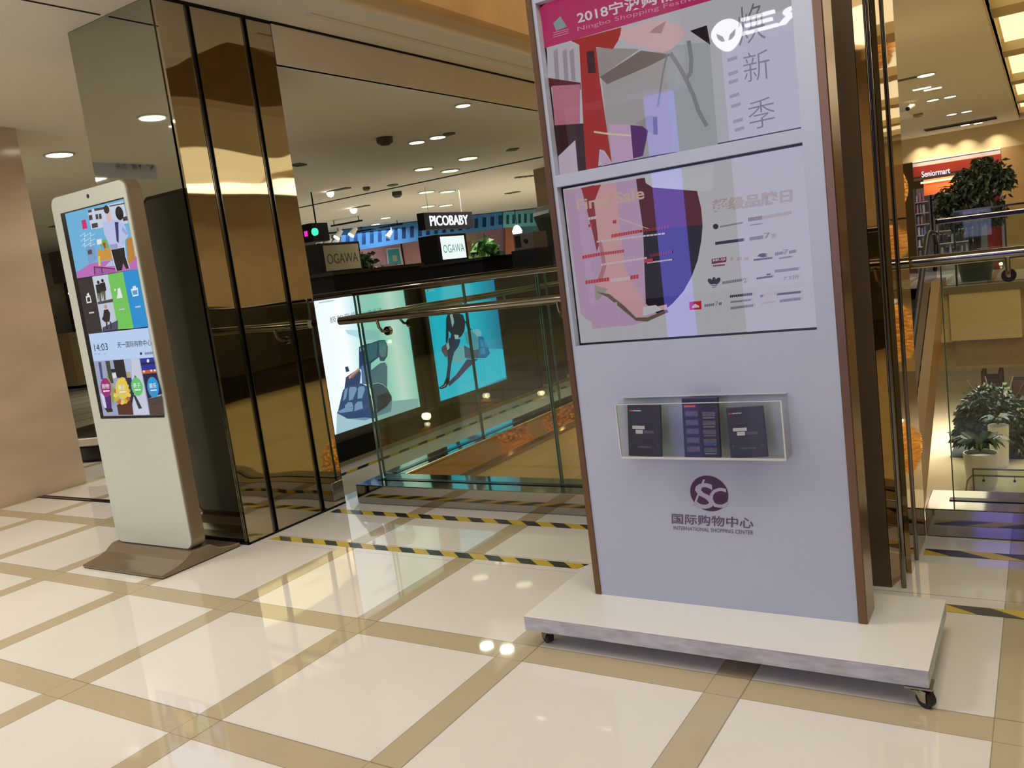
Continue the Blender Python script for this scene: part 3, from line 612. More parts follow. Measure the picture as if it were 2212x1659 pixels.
a([(262, 1008), (436, 982), (558, 1640), (382, 1668)], (46, 38, 40)); a([(436, 982), (622, 954), (686, 1284), (500, 1314)], (206, 216, 232)); a([(500, 1314), (686, 1284), (746, 1612), (558, 1640)], (196, 206, 226)); a([(622, 954), (802, 922), (932, 1600), (746, 1612)], (116, 202, 92)); a([(802, 922), (975, 890), (1104, 1578), (932, 1600)], (24, 146, 216))
a([(500, 1285), (684, 1245), (686, 1284), (504, 1314)], (74, 66, 64)); a([(560, 1590), (744, 1500), (746, 1612), (560, 1640)], (70, 74, 100))
for q in ((498, 1050), (548, 1030)): 
    F.ell(P1([(q[0] + 12, q[1])])[0], (3, 0), (0.5, 4), (40, 30, 30), K); a([(q[0] - 20, q[1] + 30), (q[0] + 42, q[1] + 18), (q[0] + 58, q[1] + 110), (q[0] + 44, q[1] + 130), (q[0] - 6, q[1] + 130)], (24, 22, 26)); a([(q[0] - 4, q[1] + 130), (q[0] + 46, q[1] + 124), (q[0] + 52, q[1] + 230), (q[0] + 28, q[1] + 236), (q[0] + 20, q[1] + 150), (q[0] + 12, q[1] + 238)], (96, 92, 84))
F.ell(P1([(598, 1340)])[0], (3.4, 0), (0.5, 4.6), (190, 150, 140), K); a([(576, 1380), (625, 1370), (652, 1420), (645, 1520), (590, 1525), (552, 1490), (570, 1450)], (44, 24, 26)); a([(600, 1525), (618, 1522), (624, 1610), (606, 1612)], (40, 36, 40)); a([(645, 1520), (662, 1516), (672, 1600), (656, 1604)], (40, 36, 40))
WH = (236, 240, 244)
a([(360, 1215), (412, 1204), (432, 1290), (374, 1302)], WH); a([(374, 1232), (408, 1225), (418, 1276), (382, 1284)], (46, 38, 40)); a([(372, 1190), (395, 1172), (402, 1206), (380, 1210)], WH); bar_ = lambda x, y, w: a([(x, y), (x + w, y - w * 0.16), (x + w + 4, y + 18 - w * 0.16), (x + 4, y + 18)], (190, 200, 210))
bar_(396, 1408, 62); bar_(758, 1368, 62); bar_(948, 1338, 66)
a([(740, 1125), (770, 1115), (782, 1165), (802, 1230), (730, 1245), (742, 1180)], WH); a([(700, 1130), (716, 1126), (720, 1150), (704, 1154)], WH)
a([(898, 1130), (980, 1112), (992, 1206), (924, 1222)], WH); a([(914, 1152), (974, 1138), (982, 1192), (928, 1204)], (70, 168, 224)); a([(918, 1100), (955, 1090), (962, 1118), (924, 1126)], WH)
b([(340, 276), (1192, 186), (1272, 610), (412, 666)], (192, 216, 250))
F.t('14:03', *P2([(430, 526), (622, 506), (414, 424)]), (30, 34, 50), K); F.t('天一国际购物中心', *P2([(756, 478), (1244, 440), (748, 392)]), (40, 44, 62), K, 0.006)
F.ell(P2([(1092, 556)])[0], (2.4, 0), (0, 3.4), (40, 44, 62), K); 
for x in range(1145, 1260, 24): b([(x, 540 - (x - 1145) * 0.1), (x + 18, 538 - (x - 1145) * 0.1), (x + 22, 572 - (x - 1145) * 0.1), (x + 4, 574 - (x - 1145) * 0.1)], (120, 128, 150))
for x in (420, 470, 555): b([(x, 555), (x + 40, 552), (x + 42, 566), (x + 2, 570)], (166, 186, 216))
b([(412, 666), (1272, 610), (1426, 1436), (556, 1452)], (158, 168, 196))
b([(480, 680), (520, 676), (550, 920), (520, 930)], (64, 70, 130)); b([(580, 665), (640, 660), (700, 980), (640, 980)], (60, 66, 50)); b([(690, 650), (842, 640), (892, 898), (745, 906)], (24, 24, 30)); b([(660, 780), (740, 770), (750, 820), (670, 830)], (24, 24, 30)); b([(600, 850), (720, 1090), (700, 1290), (640, 1200)], (150, 160, 90)); b([(675, 845), (730, 830), (745, 900), (690, 910)], (226, 226, 230))
b([(842, 640), (950, 632), (950, 900), (892, 900)], (176, 192, 230)); b([(950, 632), (1062, 628), (1210, 1428), (985, 1434)], (206, 210, 230)); b([(880, 820), (935, 815), (945, 890), (893, 895)], (190, 160, 110)); b([(860, 900), (950, 900), (1000, 1100), (960, 1300), (930, 1200)], (30, 34, 70))
b([(1076, 628), (1272, 610), (1306, 780), (1104, 800)], (26, 40, 152)); b([(1086, 690), (1288, 670), (1294, 700), (1092, 722)], (16, 18, 60)); b([(1104, 800), (1306, 780), (1314, 830), (1114, 850)], (190, 92, 44)); b([(1114, 850), (1314, 830), (1392, 1130), (1186, 1206)], (18, 18, 70)); b([(1186, 1206), (1392, 1160), (1426, 1436), (1222, 1436)], (72, 58, 52)); F.ell(P2([(1192, 660)])[0], (2.6, 0), (0, 4), (226, 236, 250), K)
for q in ((1135, 812), (1240, 800), (1290, 796)): F.ell(P2([q])[0], (2.6, 0), (0, 2.4), (240, 226, 210), K, 10)
b([(745, 1295), (950, 1190), (985, 1434), (772, 1434)], (82, 36, 26)); b([(980, 1150), (1010, 1150), (1110, 1340), (1060, 1350)], (40, 44, 62)); b([(1000, 860), (1035, 900), (1020, 960), (985, 960)], (120, 110, 120))
b([(560, 1160), (660, 1150), (672, 1340), (600, 1345)], (76, 32, 110)); b([(570, 1340), (680, 1340), (690, 1390), (610, 1400)], (26, 22, 24)); b([(510, 1130), (560, 1130), (600, 1330), (560, 1330)], (214, 216, 236))
for i in range(16):
    t_ = i * 0.3927; F.ell(P2([(822 + 85 * math.cos(t_) + 20 * math.sin(t_ * 2), 1090 + 165 * math.sin(t_))])[0], (5.2, 0), (0, 5.4), ((214, 176, 50), (234, 214, 96), (196, 110, 40))[i % 3], K, 8)
for c, u, v, rgb, s in (((588, 1045), (11, 0), (2, 21), (160, 28, 118), '购物'), ((820, 1060), (14, 0), (2, 23), (232, 206, 84), '美食'), ((1035, 1030), (12.5, 0), (2.5, 20), (102, 202, 114), '亲子'), ((1265, 1035), (12.5, 0), (2.5, 22), (40, 152, 216), '娱乐')):
    F.ell(P2([c])[0], u, v, rgb, K); F.t(s, *P2([(c[0] - 52, c[1] + 20), (c[0] + 50, c[1] + 14), (c[0] - 58, c[1] - 54)]), WH, K, 0.01)
    b([(c[0] - 40, c[1] + 40), (c[0] + 50, c[1] + 34), (c[0] + 54, c[1] + 52), (c[0] - 36, c[1] + 60)], WH)
b([(1205, 1130), (1330, 1110), (1325, 1180), (1250, 1180)], (40, 152, 216))
tag(F.build('screen_image', S), 'picture menu with the clock 14:03')
# ------------------------------------------------------------------ lit advertisements and the black counter
XL = -4.55
FRM = pm('bronze_grey_frame', (74, 70, 62), 0.35, metal=0.5)
def grad(name, stops, k, axis=1, y0=0, y1=1):
    """printed backlit film: colours blended along one world axis"""
    m = bpy.data.materials.new(name); m.use_nodes = True; nt = m.node_tree; N = nt.nodes; L = nt.links; b = N['Principled BSDF']
    g = N.new('ShaderNodeNewGeometry'); sp = N.new('ShaderNodeSeparateXYZ'); L.new(g.outputs['Position'], sp.inputs[0])
    mr = N.new('ShaderNodeMapRange'); L.new(sp.outputs[axis], mr.inputs[0]); mr.inputs[1].default_value = y0; mr.inputs[2].default_value = y1
    r = N.new('ShaderNodeValToRGB'); L.new(mr.outputs[0], r.inputs[0])
    while len(r.color_ramp.elements) < len(stops): r.color_ramp.elements.new(0.5)
    for e, (p, c) in zip(r.color_ramp.elements, stops): e.position = p; e.color = lin(c) + (1,)
    b.inputs['Base Color'].default_value = (0.01, 0.01, 0.01, 1); b.inputs['Roughness'].default_value = 0.12
    L.new(r.outputs[0], b.inputs['Emission Color']); b.inputs['Emission Strength'].default_value = k
    return m
def lightbox(label, y0, y1, z0, z1):
    t = thing('advertising_lightbox', label, 'lit advertisement', (XL, (y0 + y1) / 2, z0 - 0.05))
    mb = MB(); f = 0.045
    for a0, a1, b0, b1 in ((y0 - f, y0, z0 - f, z1 + f), (y1, y1 + f, z0 - f, z1 + f), (y0, y1, z0 - f, z0), (y0, y1, z1, z1 + f)): mb.box(XL - 0.02, XL + 0.012, a0, a1, b0, min(b1, 1.26), FRM)
    mb.box(XL - 0.02, XL - 0.004, y0, y1, z0, z1, FRM); mb.build('frame', t); return t
LB1 = lightbox('glowing white and aqua advertisement of a blue massage chair, low on the black counter', 4.42, 5.53, 0.235, 1.245)
LB2 = lightbox('glowing bright blue advertisement of a man in a suit seated beside a massage chair', 5.805, 6.925, 0.222, 1.212)
F = Flat('X', XL, 1); B = cr(680, 600, 0.217); F.k += 1
g1 = grad('aqua_film', [(0.0, (236, 250, 252)), (0.3, (250, 255, 255)), (0.45, (190, 236, 236)), (0.68, (176, 236, 226)), (0.82, (236, 255, 252)), (1.0, (170, 226, 220))], 1.0, 1, 4.42, 5.53)
F.poly([(XL, 4.42, 0.235), (XL, 5.53, 0.235), (XL, 5.53, 1.245), (XL, 4.42, 1.245)], g1)
a = lambda pts, rgb, k=0.8: F.p(B(pts), rgb, k)
a([(215, 1560), (1030, 1300), (1030, 1200), (760, 1230), (560, 1400), (220, 1330)], (176, 214, 224)); a([(300, 1400), (560, 1350), (770, 1210), (760, 1330), (500, 1420)], (120, 156, 178))
a([(300, 520), (500, 520), (650, 530), (640, 620), (470, 610), (330, 560)], (176, 226, 232), 0.95)
a([(440, 690), (480, 668), (560, 650), (640, 622), (700, 620), (728, 690), (722, 780), (690, 830), (650, 830), (640, 790), (560, 850), (520, 960), (440, 900)], (58, 92, 130))
a([(520, 670), (640, 632), (630, 800), (550, 835), (510, 800)], (84, 130, 148)); a([(640, 632), (700, 628), (716, 700), (704, 790), (660, 790), (640, 740)], (96, 150, 158)); F.line(B([(632, 640), (622, 790), (560, 832)]), 1.6, (40, 64, 92), 0.8)
a([(440, 700), (470, 670), (500, 690), (490, 860), (450, 890)], (44, 66, 108)); a([(445, 705), (470, 685), (492, 700), (488, 730), (450, 735)], (130, 150, 190))
a([(460, 880), (560, 850), (560, 1060), (470, 1060)], (88, 120, 168)); a([(650, 850), (700, 842), (722, 880), (722, 1060), (712, 1150), (600, 1190), (540, 1080), (560, 920)], (98, 136, 156))
a([(300, 890), (330, 882), (345, 930), (312, 940)], (48, 66, 110)); a([(310, 990), (440, 900), (460, 950), (450, 1050), (330, 1110), (295, 1100)], (50, 72, 112)); a([(335, 985), (440, 895), (450, 910), (345, 1010)], (196, 160, 150)); a([(360, 985), (440, 915), (446, 925), (372, 1002)], (150, 104, 96))
a([(320, 1080), (460, 1050), (520, 1080), (560, 1180), (600, 1400), (500, 1390), (330, 1404), (225, 1350), (235, 1310), (280, 1120)], (52, 82, 122))
for p in ([(340, 1110), (350, 1088), (410, 1085), (420, 1110), (380, 1210), (340, 1225)], [(430, 1100), (445, 1082), (490, 1080), (500, 1110), (470, 1200), (425, 1205)], [(300, 1110), (330, 1095), (310, 1200), (278, 1230)], [(300, 1270), (330, 1240), (370, 1240), (385, 1285), (300, 1300)], [(400, 1260), (430, 1232), (470, 1230), (480, 1300), (390, 1330)], [(232, 1330), (290, 1300), (385, 1290), (375, 1330), (250, 1345)]): a(p, (122, 160, 196))
a([(580, 1060), (640, 1040), (700, 1065), (765, 1180), (766, 1215), (720, 1280), (620, 1345), (600, 1390), (580, 1200)], (66, 96, 116)); F.line(B([(580, 1058), (630, 1046), (680, 1062), (712, 1090)]), 1.2, (220, 240, 240), 0.8)
a([(620, 1180), (720, 1140), (765, 1185), (766, 1215), (700, 1290), (625, 1345)], (44, 58, 72))
F.t('极智享受', *B([(150, 455), (420, 395), (145, 392)]), (104, 150, 164), 0.8); F.t('大师手法', *B([(470, 388), (670, 340), (465, 340)]), (104, 150, 160), 0.8)
F.line(B([(40, 250), (195, 225)]), 3.0, (190, 220, 226), 0.9)
tag(F.build('poster_film', LB1), 'backlit picture of a blue massage chair')
F = Flat('X', XL, 1); B = cr(900, 580, 0.193); F.k += 1
g2 = grad('cyan_film', [(0.0, (40, 190, 226)), (0.25, (36, 206, 244)), (0.6, (32, 200, 236)), (1.0, (20, 132, 182))], 1.0, 1, 5.805, 6.925)
F.poly([(XL, 5.805, 0.222), (XL, 6.925, 0.222), (XL, 6.925, 1.212), (XL, 5.805, 1.212)], g2)
a([(180, 480), (330, 440), (520, 470), (560, 900), (980, 900), (1000, 1220), (260, 1480)], (34, 208, 248), 0.95)
F.ell(B([(122, 246)])[0], (4, -1), (1, 5), (190, 232, 240), 0.8); F.ell(B([(124, 250)])[0], (2.4, -0.6), (0.6, 3), (44, 160, 196), 0.9); F.line(B([(150, 228), (220, 214)]), 2.2, (190, 232, 240), 0.8); F.line(B([(150, 250), (200, 242)]), 1.6, (190, 232, 240), 0.8)
a([(395, 400), (470, 380), (520, 430), (515, 490), (470, 500), (420, 490)], (214, 176, 156), 0.6); a([(390, 420), (400, 380), (470, 360), (520, 400), (515, 425), (430, 420)], (34, 30, 34), 0.6)
a([(330, 560), (350, 505), (400, 488), (470, 500), (520, 520), (545, 600), (535, 700), (500, 760), (440, 800), (370, 830), (385, 730), (340, 680)], (44, 52, 66)); a([(372, 520), (400, 505), (420, 600), (400, 660)], (180, 214, 226)); a([(330, 570), (352, 600), (358, 760), (340, 850), (326, 820)], (40, 48, 62))
a([(360, 780), (440, 760), (490, 800), (470, 870), (420, 940), (390, 1060), (370, 1220), (330, 1225), (350, 1060), (340, 920)], (44, 62, 92)); a([(440, 800), (480, 810), (470, 870), (350, 960)], (40, 66, 110)); a([(420, 740), (470, 745), (470, 790), (430, 790)], (196, 220, 226)); a([(330, 850), (360, 830), (370, 890), (340, 920)], (190, 206, 210))
a([(330, 1222), (372, 1220), (365, 1275), (330, 1330), (280, 1350), (252, 1345), (255, 1328), (300, 1300)], (20, 22, 28)); F.line(B([(270, 1332), (310, 1318), (330, 1292)]), 1.2, (200, 214, 220), 0.8)
a([(350, 1280), (440, 1190), (520, 1080), (560, 1020), (690, 1010), (560, 1130), (480, 1220), (365, 1320)], (70, 66, 112)); a([(280, 880), (330, 840), (350, 960), (330, 1000), (280, 930)], (110, 96, 104))
a([(400, 1000), (450, 900), (520, 850), (560, 960), (500, 1060), (430, 1060)], (130, 204, 222)); a([(530, 720), (580, 695), (640, 715), (690, 780), (695, 900), (640, 920), (560, 830)], (96, 176, 204)); a([(530, 860), (640, 915), (700, 900), (695, 1000), (540, 1000)], (84, 104, 136))
a([(540, 590), (560, 585), (600, 660), (620, 690), (570, 680)], (66, 82, 104)); a([(620, 690), (690, 675), (725, 710), (720, 760), (680, 760), (640, 720)], (150, 218, 236))
a([(690, 760), (740, 760), (800, 880), (818, 940), (770, 995), (700, 1000)], (30, 128, 200)); 
for p in ([(700, 800), (730, 790), (755, 870), (720, 880)], [(742, 800), (756, 800), (795, 880), (775, 890)], [(710, 900), (760, 885), (770, 950), (720, 965)]): a(p, (60, 168, 226))
F.line(B([(560, 1010), (690, 995), (775, 996), (818, 945)]), 1.3, (24, 60, 96), 0.8)
tag(F.build('poster_film', LB2), 'backlit bright blue picture of a seated man')
CT = pm('dark_counter_laminate', (34, 32, 28), 0.3, var=0.2); WOODO = pm('orange_wood', (186, 112, 44), 0.3, var=0.2, scale=5, stretch=(1, 6, 6))
T = thing('display_counter', 'long black shop counter with the two glowing advertisements on its side', 'counter', (-4.9, 5.9, 0))
mb = MB(); mb.box(-4.9, -4.60, 3.95, 7.7, 0.0, 0.16, BLACKM); mb.build('plinth', T)
mb = MB(); mb.box(-4.95, -4.572, 3.95, 7.75, 0.16, 1.262, CT); mb.build('body', T)
mb = MB(); mb.box(-4.97, -4.571, 3.94, 7.78, 1.263, 1.292, BLACK); mb.build('worktop', T, 0.004)
# black benches, sign boxes and chairs behind the counter
def signbox(label, X, px, pic, ybk, txtq, rgb_panel, k, rgb_t):
    """black box with a white logo panel on the side facing the atrium (plane X); px = panel side corners bl br tr tl"""
    P = [A(x, y, 'X', X) for x, y in px]
    y0, y1 = (P[0].y + P[3].y) / 2, (P[1].y + P[2].y) / 2; z0, z1 = (P[0].z + P[1].z) / 2, (P[2].z + P[3].z) / 2; x1 = X - ybk
    t = thing('logo_sign_box', label, 'sign', (X - ybk / 2, (y0 + y1) / 2, z0)); mb = MB(); mb.box(x1, X, y0, y1, z0, z1, BLACKM); mb.build('casing', t, 0.006)
    Q = [A(x, y, 'X', X) for x, y in pic]; u0, u1 = (Q[0].y + Q[3].y) / 2, (Q[1].y + Q[2].y) / 2; v0, v1 = (Q[0].z + Q[1].z) / 2, (Q[2].z + Q[3].z) / 2
    mb = MB(); mb.box(X - 0.01, X + 0.004, u0, u1, v0, v1, pm('pale_panel', rgb_panel, 0.4) if k == 0 else em(rgb_panel, k)); p = mb.build('logo_panel', t)
    mb = MB(); h = (v1 - v0); w = u1 - u0; mb.text('OGAWA', (X + 0.005, u0 + w * 0.06, v0 + h * txtq[0]), (X + 0.005, u1 - w * 0.06, v0 + h * txtq[0]), (X + 0.005, u0 + w * 0.06, v0 + h * txtq[1]), pm('logo_green_%d' % k, rgb_t, 0.5) if k == 0 else em(rgb_t, 0.6)); mb.build('lettering', p)
    return (x1, X, y0, y1, z0, z1)
s1 = signbox('unlit black sign box with green OGAWA letters, beside the gold mirror', -5.5, [(698, 592), (784, 584), (776, 518), (690, 528)], [(705, 587), (779, 578), (773, 524), (697, 533)], 0.2, (0.27, 0.66), (150, 142, 112), 0, (58, 66, 40))
s2 = signbox('lit black sign box with OGAWA on a bright white panel under the PICOBABY sign', -6.0, [(950, 570), (1013, 560), (1006, 502), (944, 508)], [(957, 561), (1008, 556), (1001, 508), (950, 512)], 0.28, (0.28, 0.64), (236, 250, 246), 1.0, (80, 170, 160))
def bench(label, x0, x1, y0, y1, z):
    mb = MB(); mb.box(x0, x1, y0, y1, 0.0, z - 0.03, BLACKM); mb.box(x0 - 0.03, x1 + 0.03, y0 - 0.03, y1 + 0.03, z - 0.03, z - 0.001, BLACK); tag(mb.build('display_bench'), label, 'display bench')
bench('black display bench under the unlit sign box', -6.3, -5.1, 5.3, 6.5, s1[4])
bench('black display bench under the lit sign box', -6.9, -5.35, 7.95, 8.8, s2[4])
LEA = pm('black_leather', (13, 12, 11), 0.3, var=0.25, scale=20); LEB = pm('brown_leather', (40, 26, 16), 0.3, var=0.2)
def massage_chair(x, y, z, yaw, label, arm):
    t = thing('massage_chair', label, 'massage chair', (x, y, z)); R = Matrix.Rotation(yaw, 3, 'Z'); o = Vector((x, y, z))
    def tr(mb):
        mb.v = [o + R @ (v) for v in mb.v]; return mb
    mb = MB(); mb.box(-0.38, 0.38, -0.5, 0.55, 0, 0.14, BLACKM); tr(mb).build('base', t, 0.03)
    mb = MB(); mb.prism([(-0.27, -0.5, 0.16), (-0.27, 0.25, 0.14), (-0.27, 0.3, 0.40), (-0.27, -0.45, 0.48)], (0.54, 0, 0), LEA); tr(mb).build('seat', t, 0.06, 3)
    mb = MB(); mb.prism([(-0.29, 0.18, 0.36), (-0.29, 0.40, 0.34), (-0.29, 0.72, 1.30), (-0.29, 0.64, 1.40), (-0.29, 0.50, 1.36)], (0.58, 0, 0), LEA); tr(mb).build('backrest', t, 0.07, 3)
    mb = MB(); mb.prism([(-0.2, 0.40, 1.05), (-0.2, 0.50, 1.02), (-0.2, 0.60, 1.30), (-0.2, 0.50, 1.34)], (0.4, 0, 0), LEA); tr(mb).build('head_cushion', t, 0.04, 3)
    for s in (-1, 1):
        mb = MB(); mb.prism([(s * 0.30, -0.5, 0.14), (s * 0.30, 0.5, 0.14), (s * 0.30, 0.55, 0.62), (s * 0.30, 0.1, 0.66), (s * 0.30, -0.5, 0.58)], (s * 0.14, 0, 0), arm); tr(mb).build('armrest', t, 0.05, 3)
    mb = MB(); mb.prism([(-0.26, -0.92, 0.1), (-0.26, -0.5, 0.2), (-0.26, -0.48, 0.44), (-0.26, -0.84, 0.34)], (0.52, 0, 0), LEA); tr(mb).build('footrest', t, 0.05, 3)
def platform(label, x0, x1, y0, y1, h):
    mb = MB(); mb.box(x0, x1, y0, y1, 0, h - 0.03, BLACKM); mb.box(x0 - 0.02, x1 + 0.02, y0 - 0.02, y1 + 0.02, h - 0.03, h, BLACK); tag(mb.build('display_platform'), label, 'display platform')
platform('black glossy display platform carrying the tall black massage chair', -5.25, -3.95, 8.5, 10.4, 0.60)
massage_chair(-4.6, 9.4, 0.60, 2.5, 'tall black leather massage chair beside the tan column, beyond the glass railing', LEB)
massage_chair(-6.1, 7.22, 0.001, 1.5708, 'black leather massage chair between the two logo sign boxes', LEA)
# grey machine on the bench near the tan column
mb = MB(); q0, q1 = A(1112, 542, 'Y', 7.9), A(1150, 500, 'Y', 7.9); GM = pm('grey_appliance', (66, 60, 56), 0.4)
mb.box(q0.x, q1.x, 7.9, 8.2, q0.z, q1.z, GM); mb.box(q0.x + 0.02, q0.x + 0.09, 7.895, 7.9, q0.z + 0.03, q1.z - 0.02, BLACKM); mb.cyl(((q0.x + q1.x) / 2 + 0.03, 7.89, (q0.z + q1.z) / 2), ((q0.x + q1.x) / 2 + 0.03, 7.9, (q0.z + q1.z) / 2), 0.025, BLACKM)
tag(mb.build('appliance_box', None, 0.008), 'dark grey square appliance on a stand left of the tall black massage chair', 'appliance')
mb = MB(); mb.box(q0.x - 0.02, q1.x + 0.02, 7.86, 8.24, 0, q0.z - 0.001, BLACKM); tag(mb.build('appliance_stand'), 'black stand under the dark grey appliance', 'stand')
# tan column with a camera behind the advertising stand
TANC = pm('tan_column_stone', (150, 130, 104), 0.3, var=0.06)
c0, c1 = A(1158, 420, 'Y', 10.6), A(1200, 420, 'Y', 10.6)
mb = MB(); mb.box(c0.x, c1.x + 0.35, 10.6, 11.1, 0.001, 2.629, TANC); tag(mb.build('column'), 'square tan column behind the left edge of the advertising stand', 'column')
def cctv(p, d, label, s=1.0):
    p = Vector(p); d = Vector(d).normalized(); t = thing('security_camera', label, 'security camera', p)
    mb = MB(); mb.cyl(p - d * 0.09 * s, p + d * 0.09 * s, 0.035 * s, WHITEP); mb.build('housing', t)
    mb = MB(); mb.cyl(p + d * 0.09 * s, p + d * 0.115 * s, 0.036 * s, BLACK); mb.build('lens', t); return t
g = A(1160, 327, 'Y', 10.45); t = cctv(g, (-1, -0.5, -0.15), 'white bullet camera on the tan column at the edge of the advertising stand', 1.2)
mb = MB(); mb.tube([g + Vector((0.04, 0, 0)), g + Vector((0.1, 0.03, 0.0)), (g.x + 0.3, 10.66, g.z + 0.02)], 0.014, WHITEP); mb.box(g.x + 0.24, g.x + 0.36, 10.585, 10.61, g.z - 0.05, g.z + 0.08, WHITEP); mb.build('arm', t)

# ------------------------------------------------------------------ PICOBABY sign and the shop with the blue bulkhead
XP = -7.6; ya, yb_ = A(917, 478, 'X', XP).y, A(1022, 474, 'X', XP).y; za, zb = 2.008, 2.257
T = thing('hanging_sign', 'black hanging sign box reading PICOBABY in lit white letters', 'sign', (XP - 0.06, (ya + yb_) / 2, za))
mb = MB(); mb.box(XP - 0.13, XP, ya, yb_, za, zb, pm('navy_black_board', (13, 12, 22), 0.5, spec=0.15)); mb.build('box', T, 0.004)
mb = MB(); w = yb_ - ya; mb.text('PICOBABY', (XP + 0.001, ya + w * 0.10, za + 0.05), (XP + 0.001, yb_ - w * 0.12, za + 0.05), (XP + 0.001, ya + w * 0.10, zb - 0.05), em((226, 228, 255), 1.8), 0.01, 0.008); mb.build('letters', T)
for y in (ya + 0.2, yb_ - 0.2):
    mb = MB(); mb.cyl((XP - 0.06, y, zb), (XP - 0.06, y, 2.63), 0.005, WHITEP); mb.build('hanger_rod', T)
# shop at the back: a diagonal front
Q1, Q2 = A(770, 492, 'Z', 2.628), A(1085, 457, 'Z', 2.628); DIR = Vector((Q2.x - Q1.x, Q2.y - Q1.y, 0)).normalized(); NRM = Vector((DIR.y, -DIR.x, 0))
if NRM.dot(CAM - Q1) < 0: NRM = -NRM
def AD(x, y, off=0.0):
    d = FWD + RGT * ((x - 1106) / F_PX) - UPV * ((y - 829.5) / F_PX); o = Q1 + NRM * off
    return CAM + d * (NRM.dot(o - CAM) / NRM.dot(d))
def panel(mb, pts, off, th, m):
    mb.prism([AD(x, y, off) for x, y in pts], -NRM * th, m)
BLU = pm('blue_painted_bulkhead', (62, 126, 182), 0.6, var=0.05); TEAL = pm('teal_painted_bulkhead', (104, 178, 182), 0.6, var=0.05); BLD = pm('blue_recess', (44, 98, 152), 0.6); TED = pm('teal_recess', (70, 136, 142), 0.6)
def bulkhead(label, x0, x1, top, bot, n, m, md):
    """a painted band with square recesses between its teeth"""
    mb = MB(); f = lambda x, e: e[0] + (e[1] - e[0]) * (x - x0) / (x1 - x0)
    def pc(a, b, u, v, off, th, mm):
        pt = lambda x, w: (x, f(x, top) + (f(x, bot) - f(x, top)) * w)
        panel(mb, [pt(a, v), pt(b, v), pt(b, u), pt(a, u)], off, th, mm)
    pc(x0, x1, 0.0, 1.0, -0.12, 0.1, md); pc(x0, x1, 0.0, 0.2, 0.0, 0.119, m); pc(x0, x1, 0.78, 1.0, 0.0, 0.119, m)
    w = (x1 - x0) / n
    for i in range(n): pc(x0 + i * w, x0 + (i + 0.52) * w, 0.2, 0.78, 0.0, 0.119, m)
    tag(mb.build('bulkhead'), label, 'shop bulkhead')
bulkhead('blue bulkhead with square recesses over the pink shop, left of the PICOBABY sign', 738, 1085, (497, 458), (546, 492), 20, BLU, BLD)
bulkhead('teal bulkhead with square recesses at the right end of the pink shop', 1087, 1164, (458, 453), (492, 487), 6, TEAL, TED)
def flatwall(name, pts, off, m, label, cat, th=0.06):
    mb = MB(); panel(mb, pts, off, th, m); return tag(mb.build(name), label, cat)
PINK = pm('pink_paint', (214, 160, 150), 0.7, var=0.04); PNK2 = pm('mauve_paint', (202, 160, 178), 0.7, var=0.03); ORG = pm('salmon_paint', (232, 150, 118), 0.7); GRID = pm('pale_tile_wall', (196, 184, 152), 0.5, var=0.1, scale=30)
struct(flatwall('wall_shop', [(700, 640), (960, 610), (960, 505), (700, 520)], -1.5, PINK, None, None))
struct(flatwall('wall_shop', [(952, 610), (1032, 600), (1032, 490), (952, 505)], -1.49, GRID, None, None))
struct(flatwall('wall_shop', [(1030, 600), (1094, 590), (1094, 480), (1030, 490)], -1.48, PNK2, None, None))
struct(flatwall('wall_shop', [(1092, 590), (1122, 590), (1122, 480), (1092, 480)], -1.3, ORG, None, None))
struct(flatwall('wall_shop', [(1118, 590), (1230, 580), (1230, 470), (1118, 480)], -1.8, TEAL, None, None))
t = thing('poster', 'framed turquoise poster on the pink wall of the shop', 'poster', AD(855, 560, -1.42)); 
mb = MB(); panel(mb, [(838, 575), (872, 571), (864, 534), (834, 537)], -1.43, 0.03, WHITEP); mb.build('frame', t)
mb = MB(); panel(mb, [(841, 573), (867, 570), (861, 537), (837, 540)], -1.42, 0.01, pm('turquoise_print', (72, 168, 160), 0.5)); panel(mb, [(850, 565), (859, 564), (857, 551), (847, 552)], -1.412, 0.006, pm('sand_print', (206, 192, 142), 0.5)); mb.build('print', t)
flatwall('post', [(873, 575), (876, 575), (868, 525), (865, 525)], -1.0, BLACKM, 'thin black post right of the turquoise poster', 'post', 0.04)
SOF = pm('taupe_upholstery', (122, 98, 84), 0.7, var=0.1)
def lump(name, pts, off, th, m, label, cat, bev=0.04):
    mb = MB(); panel(mb, pts, off, th, m)
    if 'notice' not in name:
        zm = (min(v.z for v in mb.v) + max(v.z for v in mb.v)) / 2
        for v in mb.v:
            if v.z < zm: v.z = 0.001
    tag(mb.build(name, None, bev, 3), label, cat)
lump('bench_sofa', [(796, 640), (828, 635), (824, 566), (792, 571)], -0.4, 0.6, SOF, 'taupe upholstered bench under the pink wall, left of the turquoise poster', 'sofa')
lump('bench_sofa', [(830, 640), (862, 632), (858, 567), (827, 572)], -0.4, 0.6, pm('dark_taupe_upholstery', (92, 78, 70), 0.7), 'dark taupe upholstered bench in front of the turquoise poster', 'sofa')
lump('shop_cabinet', [(1050, 600), (1094, 590), (1091, 541), (1046, 546)], -0.6, 0.5, pm('dark_cabinet', (66, 62, 60), 0.5), 'low dark cabinet under the mauve wall', 'cabinet', 0.01)
lump('shop_board', [(1010, 600), (1026, 598), (1017, 520), (1003, 523)], -0.3, 0.1, pm('brown_board', (128, 96, 64), 0.5), 'narrow brown board beside the lit sign box', 'board', 0.005)
mb = MB(); p = AD(1117, 497, 0.3)
mb.lathe(p - Vector((0, 0, 0.14)), [(0.02, 0), (0.10, 0.03), (0.12, 0.12), (0.07, 0.22), (0.02, 0.26)], em((250, 250, 250), 1.6))
